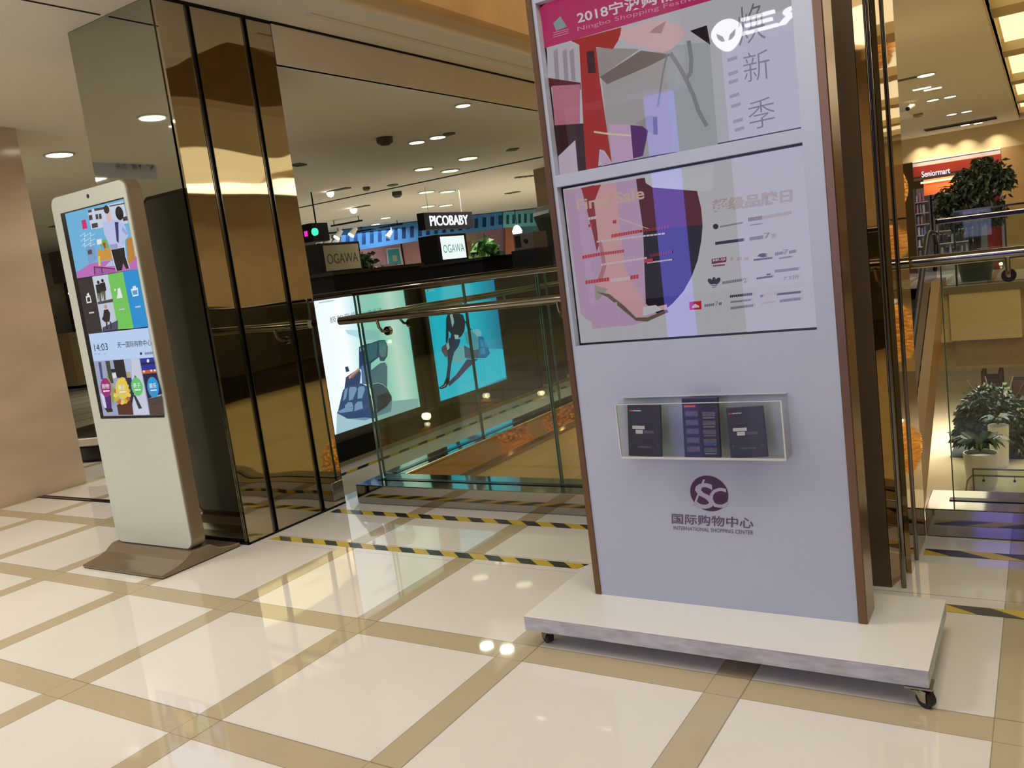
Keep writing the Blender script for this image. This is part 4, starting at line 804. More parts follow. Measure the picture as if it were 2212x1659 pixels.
mb.cyl(p + Vector((0, 0, 0.1)), (p.x, p.y, 2.62), 0.008, BLACKM)
tag(mb.build('pendant_lamp'), 'small glowing white pendant lamp by the teal wall', 'lamp')
LEAF = pm('dark_leaf', (44, 78, 36), 0.45, var=0.35, scale=8); LEAFB = pm('fresh_leaf', (86, 136, 70), 0.4, var=0.3, scale=8); LEAFD = pm('deep_green_leaf', (44, 58, 34), 0.4, var=0.4, scale=6); BARK = pm('bark', (58, 46, 34), 0.8, var=0.2)
def leaves(n, cfun, size, m, seed, droop=0.3, w=0.38):
    rnd = random.Random(seed); mb = MB()
    for _ in range(n):
        p = cfun(rnd); d = Vector((rnd.uniform(-1, 1), rnd.uniform(-1, 1), rnd.uniform(-0.8, 0.5) - droop)).normalized(); s = size * rnd.uniform(0.6, 1.3)
        b = d.cross(Vector((rnd.uniform(-1, 1), rnd.uniform(-1, 1), rnd.uniform(-1, 1)))).normalized() * s * w; up = d.cross(b).normalized() * s * 0.12
        mb.add([p, p + d * s * 0.5 + b + up, p + d * s, p + d * s * 0.5 - b + up, p + d * s * 0.5 - up], [(0, 1, 4), (1, 2, 4), (2, 3, 4), (3, 0, 4)], m)
    return mb
def ball(c, r): return lambda R_: Vector(c) + Vector((R_.gauss(0, 1), R_.gauss(0, 1), R_.gauss(0, 1))).normalized() * (R_.random() ** 0.4) * r
def potted(label, c, r, h, m, seed, n=140, size=0.14, pot=(0.10, 0.2), potm=None):
    c = Vector(c); t = thing('potted_plant', label, 'plant', c)
    mb = MB(); mb.lathe(c, [(pot[0] * 0.75, 0), (pot[0], pot[1]), (pot[0] * 0.9, pot[1]), (pot[0] * 0.85, pot[1] - 0.02)], potm or BLACKM); mb.build('pot', t)
    mb = MB(); 
    for i in range(5): mb.tube([c + Vector((0, 0, pot[1] - 0.03)), c + Vector((math.cos(i * 1.25) * r * 0.25, math.sin(i * 1.25) * r * 0.25, pot[1] + h * 0.5)), c + Vector((math.cos(i * 1.25) * r * 0.5, math.sin(i * 1.25) * r * 0.5, pot[1] + h))], 0.012, BARK, n=6, r1=0.004)
    mb.build('stems', t); leaves(n, ball(c + Vector((0, 0, pot[1] + h * 0.7)), r), size, m, seed).build('foliage', t)
pq = A(788, 590, 'Y', 9.2)
mb = MB(); mb.box(pq.x - 0.3, pq.x + 0.3, 8.95, 9.45, 0, pq.z - 0.1, BLACKM); tag(mb.build('plant_stand'), 'black stand holding the dark plant right of the unlit sign box', 'stand')
potted('dark green potted plant right of the unlit sign box', (pq.x, 9.2, pq.z - 0.099), 0.17, 0.2, LEAF, 3, 110, 0.11, (0.08, 0.12))
pq = A(1045, 560, 'Y', 9.2); mb = MB(); mb.box(pq.x - 0.2, pq.x + 0.25, 8.95, 9.45, 0, pq.z - 0.12, BLACKM); tag(mb.build('plant_stand'), 'black stand holding the fresh green plant right of the lit sign box', 'stand')
potted('fresh light green potted plant right of the lit sign box', (pq.x + 0.02, 9.2, pq.z - 0.1185), 0.15, 0.2, LEAFB, 5, 60, 0.16, (0.07, 0.1), WHITEP)

# small lit sign at the far left behind the gold mirror
p = A(668, 503, 'Y', 8.2); T = thing('hanging_sign', 'small black sign with a pink mark and round green lamp beside the gold mirror', 'sign', p)
mb = MB(); mb.box(p.x - 0.12, p.x + 0.06, 8.2, 8.5, p.z - 0.12, p.z + 0.12, BLACKM); mb.build('box', T)
mb = MB(); mb.box(p.x - 0.09, p.x - 0.03, 8.195, 8.2, p.z - 0.04, p.z + 0.03, em((226, 40, 190), 1.2)); mb.build('mark', T)
mb = MB(); mb.cyl((p.x + 0.1, 8.19, p.z), (p.x + 0.1, 8.22, p.z), 0.05, em((60, 226, 180), 1.3)); mb.box(p.x + 0.05, p.x + 0.12, 8.21, 8.24, p.z - 0.05, p.z + 0.05, BLACKM); mb.build('round_lamp', T)
mb = MB(); mb.cyl((p.x, 8.35, p.z + 0.12), (p.x, 8.35, 2.63), 0.01, BLACKM); mb.build('hanger_rod', T)

# ------------------------------------------------------------------ ceiling fixtures
RINGM = pm('grey_trim_ring', (190, 182, 160), 0.5); LENS = em((255, 246, 226), 9.0); LENSD = em((255, 236, 196), 3.2); VENT = pm('grey_vent', (96, 90, 74), 0.6)
def downlight(px, z, r, label, lens=None, watts=0, col=NEUT, pt=None):
    p = Vector(pt) if pt else A(px[0], px[1], 'Z', z); t = thing('ceiling_downlight', label, 'ceiling light', (p.x, p.y, z))
    mb = MB(); mb.lathe((p.x, p.y, z), [(r * 1.18, -0.001), (r * 1.16, -0.008), (r, -0.012), (r * 0.98, -0.004)], RINGM, 24); mb.build('trim_ring', t)
    mb = MB(); mb.cyl((p.x, p.y, z - 0.0125), (p.x, p.y, z - 0.003), r * 0.97, lens or LENS, n=24); mb.build('lamp_lens', t)
    if watts:
        l = area('downlight_beam', (p.x, p.y, z - 0.03), r * 1.8, r * 1.8, watts, col, shape='DISK'); l.data.spread = 2.4
    return t
zs, zc = 2.63, 2.87
downlight((1000, 226), zs, 0.06, 'dim warm downlight in the low shop ceiling nearest the advertising stand', LENSD)
downlight((900, 306), zs, 0.075, 'bright round downlight, left one of the pair in the middle of the shop ceiling', None, 8)
downlight((945, 295), zs, 0.075, 'bright round downlight, right one of the pair in the middle of the shop ceiling', None, 8)
downlight((1011, 341), zs, 0.11, 'wide downlight right of two others in front of the shop ceiling seam', LENSD, 6)
downlight((915, 364), zs, 0.11, 'wide downlight, left of the two just in front of the shop ceiling seam', LENSD, 6)
downlight((972, 368), zs, 0.11, 'wide downlight, right of the two just in front of the shop ceiling seam', LENSD, 6)
downlight((921, 414), zs, 0.12, 'wide downlight behind the shop ceiling seam, above the left end of the PICOBABY sign', LENSD, 5)
downlight((966, 413), zs, 0.12, 'wide downlight behind the shop ceiling seam, above the right half of the PICOBABY sign', LENSD, 5)
downlight((924, 445), zs, 0.13, 'wide downlight close above the left end of the PICOBABY sign', LENSD)
downlight((963, 443), zs, 0.13, 'wide downlight close above the middle of the PICOBABY sign', LENSD)
downlight((833, 470), zs, 0.10, 'bright downlight in front of the blue bulkhead, upper of two', None, 4, COOL)
downlight((811, 484), zs, 0.10, 'bright downlight in front of the blue bulkhead, lower of two', None, 4, COOL)
downlight((128, 333), zc, 0.115, 'large bright round downlight in the corridor ceiling above the white totem', None, 10, WARM)
downlight((0, 0), zc, 0.10, 'round corridor downlight seen reflected in the grey mirror panel of the left pillar', None, 10, WARM, (-6.04, 1.26, zc))
downlight((158, 497), zc, 0.16, 'far corridor downlight just left of the top of the totem', LENSD, 14, WARM)
downlight((0, 0), zc, 0.10, 'corridor downlight seen reflected in the left marble wall', None, 8, WARM, (-5.9, 4.2, zc))
def bulb(px, z, label, r=0.05):
    p = A(px[0], px[1], 'Z', z); t = thing('spotlight', label, 'spotlight', (p.x, p.y, z))
    mb = MB(); mb.lathe((p.x, p.y, z - r * 1.6), [(0.002, 0), (r * 0.7, r * 0.25), (r, r), (r * 0.7, r * 1.6)], em((255, 255, 250), 10)); mb.build('bulb', t)
    mb = MB(); mb.box(p.x - 0.02, p.x + 0.34, p.y - 0.05, p.y + 0.05, z - 0.015, z - 0.001, VENT); mb.build('mount', t)
bulb((713, 413), zs, 'bright bare spotlight with a grey mount beside the gold mirror, nearer of two')
bulb((763, 449), zs, 'bright bare spotlight with a grey mount beside the gold mirror, farther of two', 0.06)
def grille(px0, px1, z, wd, label, m=VENT):
    p, q = A(px0[0], px0[1], 'Z', z), A(px1[0], px1[1], 'Z', z); d = (q - p); n = Vector((-d.y, d.x, 0)).normalized() * wd / 2
    mb = MB(); mb.prism([p - n, q - n, q + n, p + n], (0, 0, -0.012), m)
    for i in range(1, 4):
        c = p + d * i / 4; mb.prism([c - n * 0.9, c - n * 0.9 + d * 0.03, c + n * 0.9 + d * 0.03, c + n * 0.9], (0, 0, -0.016), BLACKM)
    tag(mb.build('air_vent'), label, 'air vent')
grille((632, 357), (655, 353), zs, 0.16, 'dark air vent in the shop ceiling at the edge of the gold mirror')
grille((1112, 383), (1158, 378), zs, 0.12, 'dark slot vent in the shop ceiling next to the tan column')
grille((1094, 418), (1120, 413), zs, 0.14, 'small vent in the shop ceiling left of the tan column, beyond the slot vent')
grille((1096, 323), (1118, 321), zs, 0.14, 'small flush vent in the shop ceiling left of the advertising stand')
def detector(px, z, r, h, label, m=None):
    p = A(px[0], px[1], 'Z', z); mb = MB(); mb.lathe((p.x, p.y, z - h), [(r * 0.55, 0), (r, h * 0.35), (r, h)], m or VENT, 20); tag(mb.build('smoke_detector'), label, 'smoke detector')
detector((830, 297), zs, 0.075, 0.07, 'large dark speaker dome on the shop ceiling left of the bright pair of downlights', pm('dark_dome', (66, 62, 48), 0.5))
detector((857, 414), zs, 0.075, 0.085, 'dark dome on the shop ceiling just behind the seam', pm('dark_dome', (66, 62, 48), 0.5))
detector((791, 404), zs, 0.05, 0.05, 'small detector in front of the shop ceiling seam, left one'); detector((848, 399), zs, 0.08, 0.02, 'flat small detector in front of the shop ceiling seam, right one'); detector((970, 288), zs, 0.06, 0.02, 'flat small detector right of the bright pair of downlights')
def track(px0, px1, heads, label):
    z = 2.52; p, q = A(px0[0], px0[1], 'Z', z), A(px1[0], px1[1], 'Z', z); t = thing('track_light', label, 'track light', ((p.x + q.x) / 2, (p.y + q.y) / 2, z))
    d = (q - p); n = Vector((-d.y, d.x, 0)).normalized() * 0.02; mb = MB(); mb.prism([p - n, q - n, q + n, p + n], (0, 0, 0.03), BLACKM)
    for f in (0.1, 0.9): mb.cyl(p + d * f, p + d * f + Vector((0, 0, 0.11)), 0.008, BLACKM, n=8)
    mb.build('track', t)
    for f, lit in heads:
        c = p + d * f; mb = MB(); mb.cyl(c, c - Vector((0, 0, 0.1)), 0.01, WHITEP, n=8); mb.cyl(c - Vector((0.05, 0.1, 0.22)), c - Vector((0, 0, 0.1)), 0.06, WHITEP, r1=0.04); h = mb.build('spot_head', t)
        if lit:
            mb = MB(); mb.cyl(c - Vector((0.058, 0.112, 0.24)), c - Vector((0.05, 0.1, 0.221)), 0.058, em((255, 255, 252), 6)); mb.build('spot_lens', h)
track((716, 490), (782, 478), [(0.3, True), (0.78, True)], 'black track with bright spotlights hung in front of the blue bulkhead')
track((772, 502), (869, 485), [(0.75, False)], 'black track with one unlit white spotlight hung against the blue bulkhead')
track((690, 507), (735, 503), [(0.1, True), (0.5, False), (0.9, False)], 'black track with small white spotlights above the unlit sign box')

# ------------------------------------------------------------------ corridor on the far left
mb = MB(); P0, P1c = A(60, 640, 'Y', 10.4), A(260, 620, 'Y', 10.4)
mb.box(-17.9, P1c.x + 1.5, 10.4, 10.6, 0.8, 2.2, DARKW); mb.box(-17.9, P1c.x + 1.5, 10.38, 10.6, 0.001, 0.8, BLACKM); mb.box(-17.9, P1c.x + 1.5, 10.2, 10.6, 2.2, 2.869, pm('grey_bulkhead', (120, 112, 92), 0.6))
struct(mb.build('wall_corridor_end'))
for i, px in enumerate([(116, 582), (124, 597), (121, 575), (148, 634), (152, 641)]):
    p = A(px[0], px[1], 'Y', 10.36); mb = MB(); r = 0.045 if i == 1 else 0.022
    mb.prism([(p.x + math.cos(k * 0.6283 + 0.3) * r * (1 if k % 2 else 0.45), p.y, p.z + math.sin(k * 0.6283 + 0.3) * r * (1 if k % 2 else 0.45)) for k in range(10)], (0, 0.012, 0), em((255, 214, 150), 6))
    tag(mb.build('star_lamp'), ['little glowing star lamp on the maroon wall, upper left', 'largest glowing star lamp on the maroon wall', 'topmost tiny star lamp on the maroon wall', 'tiny star lamp close to the totem, upper of two', 'tiny star lamp close to the totem, lower of two'][i], 'star lamp')
T = thing('reception_cabinet', 'cream wooden cabinet against the maroon wall between the marble wall and the totem', 'cabinet', A(150, 830, 'Y', 9.6)); WOODC = pm('pale_wood', (178, 158, 112), 0.5, var=0.1, scale=4, stretch=(4, 4, 0.6))
p = A(142, 720, 'Y', 9.6); z1 = p.z; x0, x1 = A(100, 760, 'Y', 9.6).x, A(158, 770, 'Y', 9.6).x; T.location = ((x0 + x1) / 2, 9.9, 0); T['_o'] = tuple(T.location)
mb = MB(); mb.box(x0, x1, 9.6, 10.3, 0.06, z1 - 0.04, WOODC); mb.build('body', T); mb = MB(); mb.box(x0 - 0.03, x1 + 0.03, 9.57, 10.3, z1 - 0.04, z1, WOODC); mb.build('top', T, 0.006); mb = MB(); mb.box(x0 + 0.04, x1 - 0.04, 9.66, 10.3, 0.001, 0.06, BLACKM); mb.build('plinth', T)
c = (-7.85, 4.95, 0); T = thing('round_stool', 'low round white bench with black base and rim, half hidden behind the totem', 'bench', c)
mb = MB(); mb.lathe((c[0], c[1], 0.001), [(0.58, 0), (0.62, 0.03), (0.62, 0.14), (0.56, 0.15)], BLACK, 40); mb.build('base', T)
mb = MB(); mb.lathe((c[0], c[1], 0.15), [(0.60, 0), (0.62, 0.015), (0.62, 0.075), (0.60, 0.085)], WHITEP, 40); mb.build('seat', T)
mb = MB(); mb.lathe((c[0], c[1], 0.236), [(0.60, 0), (0.605, 0.012), (0.5, 0.03), (0.02, 0.035)], BLACK, 40); mb.build('cushion', T)
grille((112, 488), (160, 487), 2.87, 0.22, 'dark ceiling vent in the corridor left of the totem top')
# ------------------------------------------------------------------ far side of the atrium
YE = 16.5
mb = MB(); mb.box(-1.55, 5, YE, 17.0, -0.12, 0.0, pm('gallery_edge', (120, 104, 74), 0.5)); mb.box(-1.45, -0.38, YE + 0.02, 17.0, -0.95, -0.12, CREAM)
mb.box(-1.62, -1.45, YE + 0.1, 17.0, -0.98, -0.12, CREAM); mb.box(-0.38, 5, YE + 0.3, 17.0, -0.95, -0.12, MARB); mb.box(-1.4, -0.3, YE + 0.12, 17.4, -1.42, -0.95, pm('tan_soffit', (150, 126, 84), 0.7)); mb.box(-6, -1.62, YE + 0.4, 17, -1.0, -0.001, CREAM)
struct(mb.build('wall_gallery_edge'))
mb = MB(); mb.box(-6, 5, 17.4, 25.9, -1.6, -0.52, CREAM); struct(mb.build('wall_lower_ceiling'))
# glass railing of the far gallery
T = thing('glass_railing', 'glass railing of the far gallery, in front of the potted tree across the atrium', 'railing', (0, YE + 0.2, 0))
px = [2063, 2174]; xs = [A(x, 560, 'Y', YE + 0.2).x for x in px]; xs = [-1.15, xs[0] * 0 + A(2062, 520, 'Y', YE + 0.2).x, A(2172, 500, 'Y', YE + 0.2).x, 1.4, 2.6]
for a_, b_ in zip(xs[1:], xs[2:]):
    mb = MB(); mb.box(a_ + 0.02, b_ - 0.02, YE + 0.19, YE + 0.21, 0.02, 1.27, GLASS); mb.build('glass_panel', T)
for a_ in xs[1:]:
    mb = MB(); mb.box(a_ - 0.014, a_ + 0.014, YE + 0.17, YE + 0.23, 0.001, 1.27, pm('dark_green_post', (34, 42, 34), 0.3)); mb.build('post', T)
mb = MB(); mb.box(xs[1], 2.6, YE + 0.18, YE + 0.22, 1.27, 1.30, DKSTEEL); mb.build('top_rail', T)
# storefront across the atrium
YS = 19.6
sl, sr_ = A(1972, 360, 'Y', YS), A(2162, 340, 'Y', YS)
zt = (A(1972, 350, 'Y', YS).z + A(2160, 320, 'Y', YS).z) / 2
mb = MB(); mb.box(-6, 5, YS, YS + 0.2, zt, 2.87, CREAM); struct(mb.build('wall_bulkhead'))
mb = MB(); mb.box(sr_.x, 5, YS, YS + 0.3, 0.001, zt, pm('tan_stone_wall', (176, 138, 88), 0.4, var=0.05)); struct(mb.build('wall_gallery_right'))
mb = MB(); mb.box(-6, A(1946, 420, 'Y', YS).x, YS, YS + 0.3, 0.001, zt, CREAM); struct(mb.build('wall_gallery_left'))
mb = MB(); mb.box(-6, 5, 25.8, 26, 0, 2.87, CREAM); struct(mb.build('wall_gallery_back'))
mb = MB(); mb.box(-6.2, 5.2, 19.2, 26, 2.871, 2.97, CEIL); struct(mb.build('ceiling'))
T = thing('shop_fascia', 'red shop fascia with the lit name sign and a pale strip above, across the atrium', 'shop sign', ((sl.x + sr_.x) / 2, YS, 1.9))
z1 = A(2000, 345, 'Y', YS).z; 
zz = lambda x, y: A(x, y, 'Y', YS).z
mb = MB(); mb.box(sl.x, sr_.x, YS - 0.04, YS + 0.1, zt - 0.02 - 0.001, zt + 0.0, WHITEP); mb.box(sl.x, sr_.x, YS - 0.03, YS + 0.1, zz(1972, 362), zt - 0.021, pm('pale_fascia', (196, 184, 172), 0.5)); mb.build('upper_strip', T)
mb = MB(); mb.box(sl.x, sr_.x, YS - 0.05, YS + 0.1, zz(1972, 384), zz(1972, 362) - 0.001, pm('dark_red_board', (148, 44, 22), 0.4)); mb.build('red_board', T)
mb = MB(); mb.box(sl.x, sr_.x, YS - 0.04, YS + 0.1, zz(1972, 392), zz(1972, 384) - 0.001, pm('brown_strip', (90, 66, 56), 0.4)); mb.build('lower_strip', T)
la, lb = A(1991, 378, 'Y', YS - 0.06), A(2052, 367, 'Y', YS - 0.06)
mb = MB(); mb.text('Seniormart', (la.x, YS - 0.051, zz(1972, 386.5)), (lb.x, YS - 0.051, zz(1972, 386.5)), (la.x, YS - 0.051, zz(1972, 374)), em((246, 240, 255), 1.6), 0.02, 0.0); mb.build('letters', T)
mb = MB(); mb.box(sl.x + 0.05, sr_.x, YS + 1.2, YS + 1.3, zz(1972, 424), 2.87, pm('orange_bulkhead', (226, 112, 50), 0.5)); mb.box(sl.x, sr_.x, YS + 1.15, YS + 1.2, zz(1972, 396), zz(1972, 392), em((255, 214, 150), 3)); tag(mb.build('shop_bulkhead'), 'glowing orange bulkhead inside the shop across the atrium', 'shop bulkhead')
area('shop_strip_light', ((sl.x + sr_.x) / 2, YS + 0.9, zt - 0.15), 1.4, 0.2, 7, (1.0, 0.7, 0.42), (0, 0.6, -0.5))
# shelves full of small goods
def shelf(label, x0, x1, y, zs_, seed, cols, pack):
    t = thing('shop_shelf', label, 'shelf', ((x0 + x1) / 2, y, 0)); mb = MB(); mb.box(x0, x1, y + 0.3, y + 0.33, 0.001, zs_[-1] + 0.3, WHITEP); mb.build('back', t)
    for x in (x0, x1):
        mb = MB(); mb.box(x - 0.015, x + 0.015, y, y + 0.33, 0.001, zs_[-1] + 0.3, pm('shelf_grey', (120, 116, 116), 0.4)); mb.build('side', t)
    for z in zs_:
        mb = MB(); mb.box(x0, x1, y, y + 0.3, z - 0.02, z, WHITEP); mb.build('board', t)
    rnd = random.Random(seed); n = 0
    mbs = {}
    for z in zs_:
        x = x0 + 0.03
        while x < x1 - 0.085:
            w = rnd.uniform(0.035, 0.06); h = rnd.uniform(0.13, 0.2); c = rnd.choice(cols)
            mb = MB(); mb.box(x, x + w, y + 0.04, y + 0.14, z + 0.0005, z + h, c); mb.box(x + w * 0.2, x + w * 0.8, y + 0.05, y + 0.13, z + h, z + h + 0.02, WHITEP)
            tag(mb.build('product_box'), pack[0], 'packaged goods', pack[1]); x += w + rnd.uniform(0.012, 0.05); n += 1
    return t
xa1, xa2 = A(1976, 450, 'Y', YS + 1.8).x, A(2008, 450, 'Y', YS + 1.8).x; xb2 = A(2066, 450, 'Y', YS + 1.8).x
lights_ = [pm('pink_carton', (214, 160, 190), 0.5), pm('white_carton', (222, 220, 230), 0.5), pm('blue_carton', (140, 160, 200), 0.5), pm('grey_carton', (120, 120, 130), 0.5)]
darks_ = [pm('dark_bottle', (46, 42, 54), 0.3), pm('dark_bottle_b', (66, 58, 74), 0.3), pm('violet_bottle', (92, 80, 112), 0.3), pm('pale_bottle', (170, 164, 180), 0.3)]
shelf('white shop shelf of pink and white cartons, left of the grey upright across the atrium', xa1, xa2, YS + 1.8, [0.35, 0.6, 0.85, 1.1, 1.35, 1.6], 4, lights_, ('small pink or white carton on the left shop shelf across the atrium', 'cartons on the left shop shelf'))
shelf('white shop shelf of dark bottles, behind the potted tree across the atrium', xa2 + 0.08, xb2 + 0.35, YS + 1.8, [0.35, 0.62, 0.9, 1.18, 1.46, 1.72], 9, darks_, ('small dark bottle on the right shop shelf across the atrium', 'bottles on the right shop shelf'))
mb = MB(); mb.box(sl.x, sr_.x + 0.4, YS + 2.2, YS + 2.3, 0.001, zt, pm('pale_shop_wall', (206, 200, 204), 0.6)); struct(mb.build('wall_shop'))
mb = MB(); q0, q1 = A(2130, 452, 'Y', YS + 0.6), A(2160, 418, 'Y', YS + 0.6); mb.box(q0.x, q1.x, YS + 0.6, YS + 0.65, 0.001, q1.z, pm('red_panel', (150, 28, 30), 0.5)); tag(mb.build('red_display_panel'), 'dark red display panel behind the right side of the potted tree', 'display panel')
# lamps washing the bulkhead, gallery downlights, vent, coffers
for i, px in enumerate([(2000, 161), (2015, 215), (2052, 208), (2056, 246), (2088, 240), (2085, 269), (2113, 265)]):
    downlight(px, 2.87, 0.075 if i else 0.09, ['single bright downlight nearest in the right-hand ceiling', 'left downlight of the nearest pair in the right-hand ceiling', 'right downlight of the nearest pair in the right-hand ceiling', 'left downlight of the middle pair in the right-hand ceiling', 'right downlight of the middle pair in the right-hand ceiling', 'left downlight of the farthest pair, by the long ceiling vent', 'right downlight of the farthest pair, by the long ceiling vent'][i], None, 3, WARM)
p, q = A(1998, 281, 'Z', 2.869), A(2153, 254, 'Z', 2.869); mb = MB(); mb.box(p.x, q.x, p.y - 0.22, p.y + 0.22, 2.855, 2.869, VENT)
for i in range(1, 6): mb.box(p.x, q.x, p.y - 0.22 + i * 0.073, p.y - 0.20 + i * 0.073, 2.85, 2.855, BLACKM)
tag(mb.build('air_vent'), 'long dark linear vent in front of the lit bulkhead across the atrium', 'air vent')
mb = MB(); p = A(2007, 191, 'Z', 2.869); 
T = thing('slot_light', 'small double slot light in the right-hand ceiling', 'ceiling light', p)
for k in (-0.05, 0.05):
    mb = MB(); mb.box(p.x - 0.12 + k, p.x + 0.08 + k, p.y - 0.05 + k * 2.4, p.y + 0.03 + k * 2.4, 2.862, 2.869, em((255, 244, 220), 2.0)); mb.build('slot', T)
p = A(1955, 171, 'Z', 2.869); mb = MB(); mb.box(p.x - 0.18, p.x + 0.18, p.y - 0.05, p.y + 0.05, 2.86, 2.869, VENT); tag(mb.build('air_vent'), 'short dark slot vent in the right-hand ceiling beside the bronze pillar', 'air vent')
p = A(1967, 231, 'Z', 2.80); T = cctv(p, (-0.4, -1, -0.35), 'small dark camera hung under the right-hand ceiling beside the bronze pillar', 0.8); mb = MB(); mb.cyl((p.x, p.y, p.z), (p.x, p.y, 2.87), 0.012, WHITEP); mb.build('mount', T)
p = A(1983, 246, 'Z', 2.869); detector((1983, 246), 2.869, 0.07, 0.05, 'small round detector in the right-hand ceiling near the camera', pm('tan_detector', (160, 120, 84), 0.5))
for i, px in enumerate([(1985, 290), (2030, 285), (2082, 278), (2150, 268)]):
    x = A(px[0], px[1], 'Y', YS - 0.3).x; l = area('wall_washer', (x, YS - 0.28, 2.84), 0.06, 0.06, 2.6, WARM, (0, 0.25, -1), 'DISK'); l.data.spread = 1.6
COVE = em((255, 232, 182), 1.25, 0.5, 0.2)
ys = [A(2150, y, 'Z', 3.1).y for y in (0,)] 
yb_ = [5.5, 8.9, 11.4, 14.2, 17.0, 19.2]
for i, (y0, y1) in enumerate(zip(yb_, yb_[1:])):
    mb = MB(); mb.box(-0.30, 3.2, y0 + 0.22, y1 - 0.22, 3.05, 3.07, COVE)
    tag(mb.build('luminous_ceiling_panel'), ['glowing cream ceiling panel at the top right corner, nearest of the row', 'glowing cream ceiling panel second along the right-hand ceiling edge', 'glowing cream ceiling panel third along the right-hand ceiling edge', 'glowing cream ceiling panel fourth along the right-hand ceiling edge', 'glowing cream ceiling panel farthest along the right-hand ceiling edge'][i], 'ceiling light')
mb = MB()
for y in yb_: mb.box(-0.33, 3.2, y - 0.22, y + 0.22, 2.95, 3.09, CREAM)
mb.box(-0.345, -0.33, 5.3, 19.4, 2.86, 3.09, CREAM); mb.box(-0.33, 3.4, 5.3, 19.4, 3.09, 3.12, CREAM)
struct(mb.build('ceiling'))
# potted tree on the far gallery
PQ = A(2107, 560, 'Y', 17.6); x0 = A(2105, 520, 'Y', 17.6).x
T = thing('potted_tree', 'tall dark potted tree behind the far glass railing, in front of the lit shop', 'tree', (x0, 17.6, 0))
mb = MB(); mb.lathe((x0, 17.6, 0.001), [(0.24, 0), (0.3, 0.36), (0.27, 0.38), (0.25, 0.34)], pm('dark_pot', (40, 46, 36), 0.4), 28); mb.build('pot', T)
mb = MB()
for k, (dx, dz) in enumerate(((-0.08, 1.55), (0.1, 1.7), (0.02, 1.9))): mb.tube([(x0 + dx * 0.5, 17.6, 0.3), (x0 + dx * 0.9, 17.6, 0.9), (x0 + dx * 1.4, 17.6 + dx, dz)], 0.035, BARK, n=8, r1=0.015)
for k in range(9):
    a_ = k * 0.7; mb.tube([(x0, 17.6, 1.0 + k * 0.09), (x0 + math.cos(a_) * 0.3, 17.6 + math.sin(a_) * 0.3, 1.25 + k * 0.1), (x0 + math.cos(a_) * 0.55, 17.6 + math.sin(a_) * 0.5, 1.3 + k * 0.09)], 0.012, BARK, n=6, r1=0.004)
mb.build('trunk', T)
cl = [(A(x, y, 'Y', 17.6), r) for x, y, r in ((2118, 395, 0.3), (2150, 375, 0.26), (2085, 383, 0.2), (2060, 428, 0.3), (2095, 445, 0.4), (2132, 432, 0.34), (2045, 440, 0.2), (2122, 352, 0.14), (2168, 388, 0.16), (2105, 412, 0.3), (2145, 460, 0.2), (2075, 465, 0.25))]
leaves(1800, lambda R_: (lambda c, r: ball(c, r)(R_))(*R_.choice(cl)), 0.14, LEAFD, 11, 0.5, 0.24).build('foliage', T)
mb = MB()
for k in range(5): mb.tube([(x0 + 0.1, 17.55, 0.35), (x0 + 0.25 + k * 0.04, 17.4, 0.5 - k * 0.03), (x0 + 0.42 + k * 0.05, 17.3, 0.28 - k * 0.05)], 0.02, LEAFD, n=6, r1=0.004)
mb.build('low_leaves', T)
# escalator going down towards the camera
T = thing('escalator', 'escalator with black handrails and glass sides going down from the far gallery', 'escalator', (-2.1, 14, -2.0))
EX0, EX1 = -2.75, -1.72; sl_ = 0.55
def zE(y): return -(YE - y) * sl_
ESG = glass('escalator_glass', (150, 166, 150)); ESP = pm('tan_cladding', (150, 122, 82), 0.35, var=0.05)
for s, x in ((0, EX0), (1, EX1)):
    mb = MB(); mb.prism([(x, YE + 0.9, 0.12), (x, YE + 0.9, 0.92), (x, YE - 0.1, 0.92), (x, 10.2, zE(10.2) + 0.95), (x, 10.2, zE(10.2) + 0.12), (x, YE - 0.1, 0.12)], (0.012, 0, 0), ESG); mb.build('glass_side', T)
    pts = [(x + 0.006, YE + 0.7, 0.3), (x + 0.006, YE + 1.05, 0.45), (x + 0.006, YE + 1.1, 0.75), (x + 0.006, YE + 0.9, 0.95), (x + 0.006, YE + 0.3, 0.98), (x + 0.006, YE - 0.2, 0.93), (x + 0.006, 10.2, zE(10.2) + 0.98), (x + 0.006, 9.6, zE(10.2) + 0.9)]
    mb = MB(); mb.tube(pts, 0.045, pm('black_handrail', (16, 15, 14), 0.4), n=10); mb.build('handrail', T)
    xo = x - 0.16 if s == 0 else x + 0.02
    mb = MB(); mb.prism([(xo, YE + 0.9, -0.3), (xo, YE + 0.9, 0.12), (xo, YE - 0.1, 0.12), (xo, 9.8, zE(9.8) + 0.12), (xo, 9.8, zE(9.8) - 0.75), (xo, YE - 0.1, -0.6)], (0.14, 0, 0), ESP); mb.build('side_cladding', T)
mb = MB()
for i in range(20):
    y = YE - 0.2 - i * 0.31; mb.box(EX0 + 0.05, EX1 - 0.02, y - 0.31, y, zE(y) - 0.2, zE(y) - 0.02, DKSTEEL)
mb.build('steps', T)
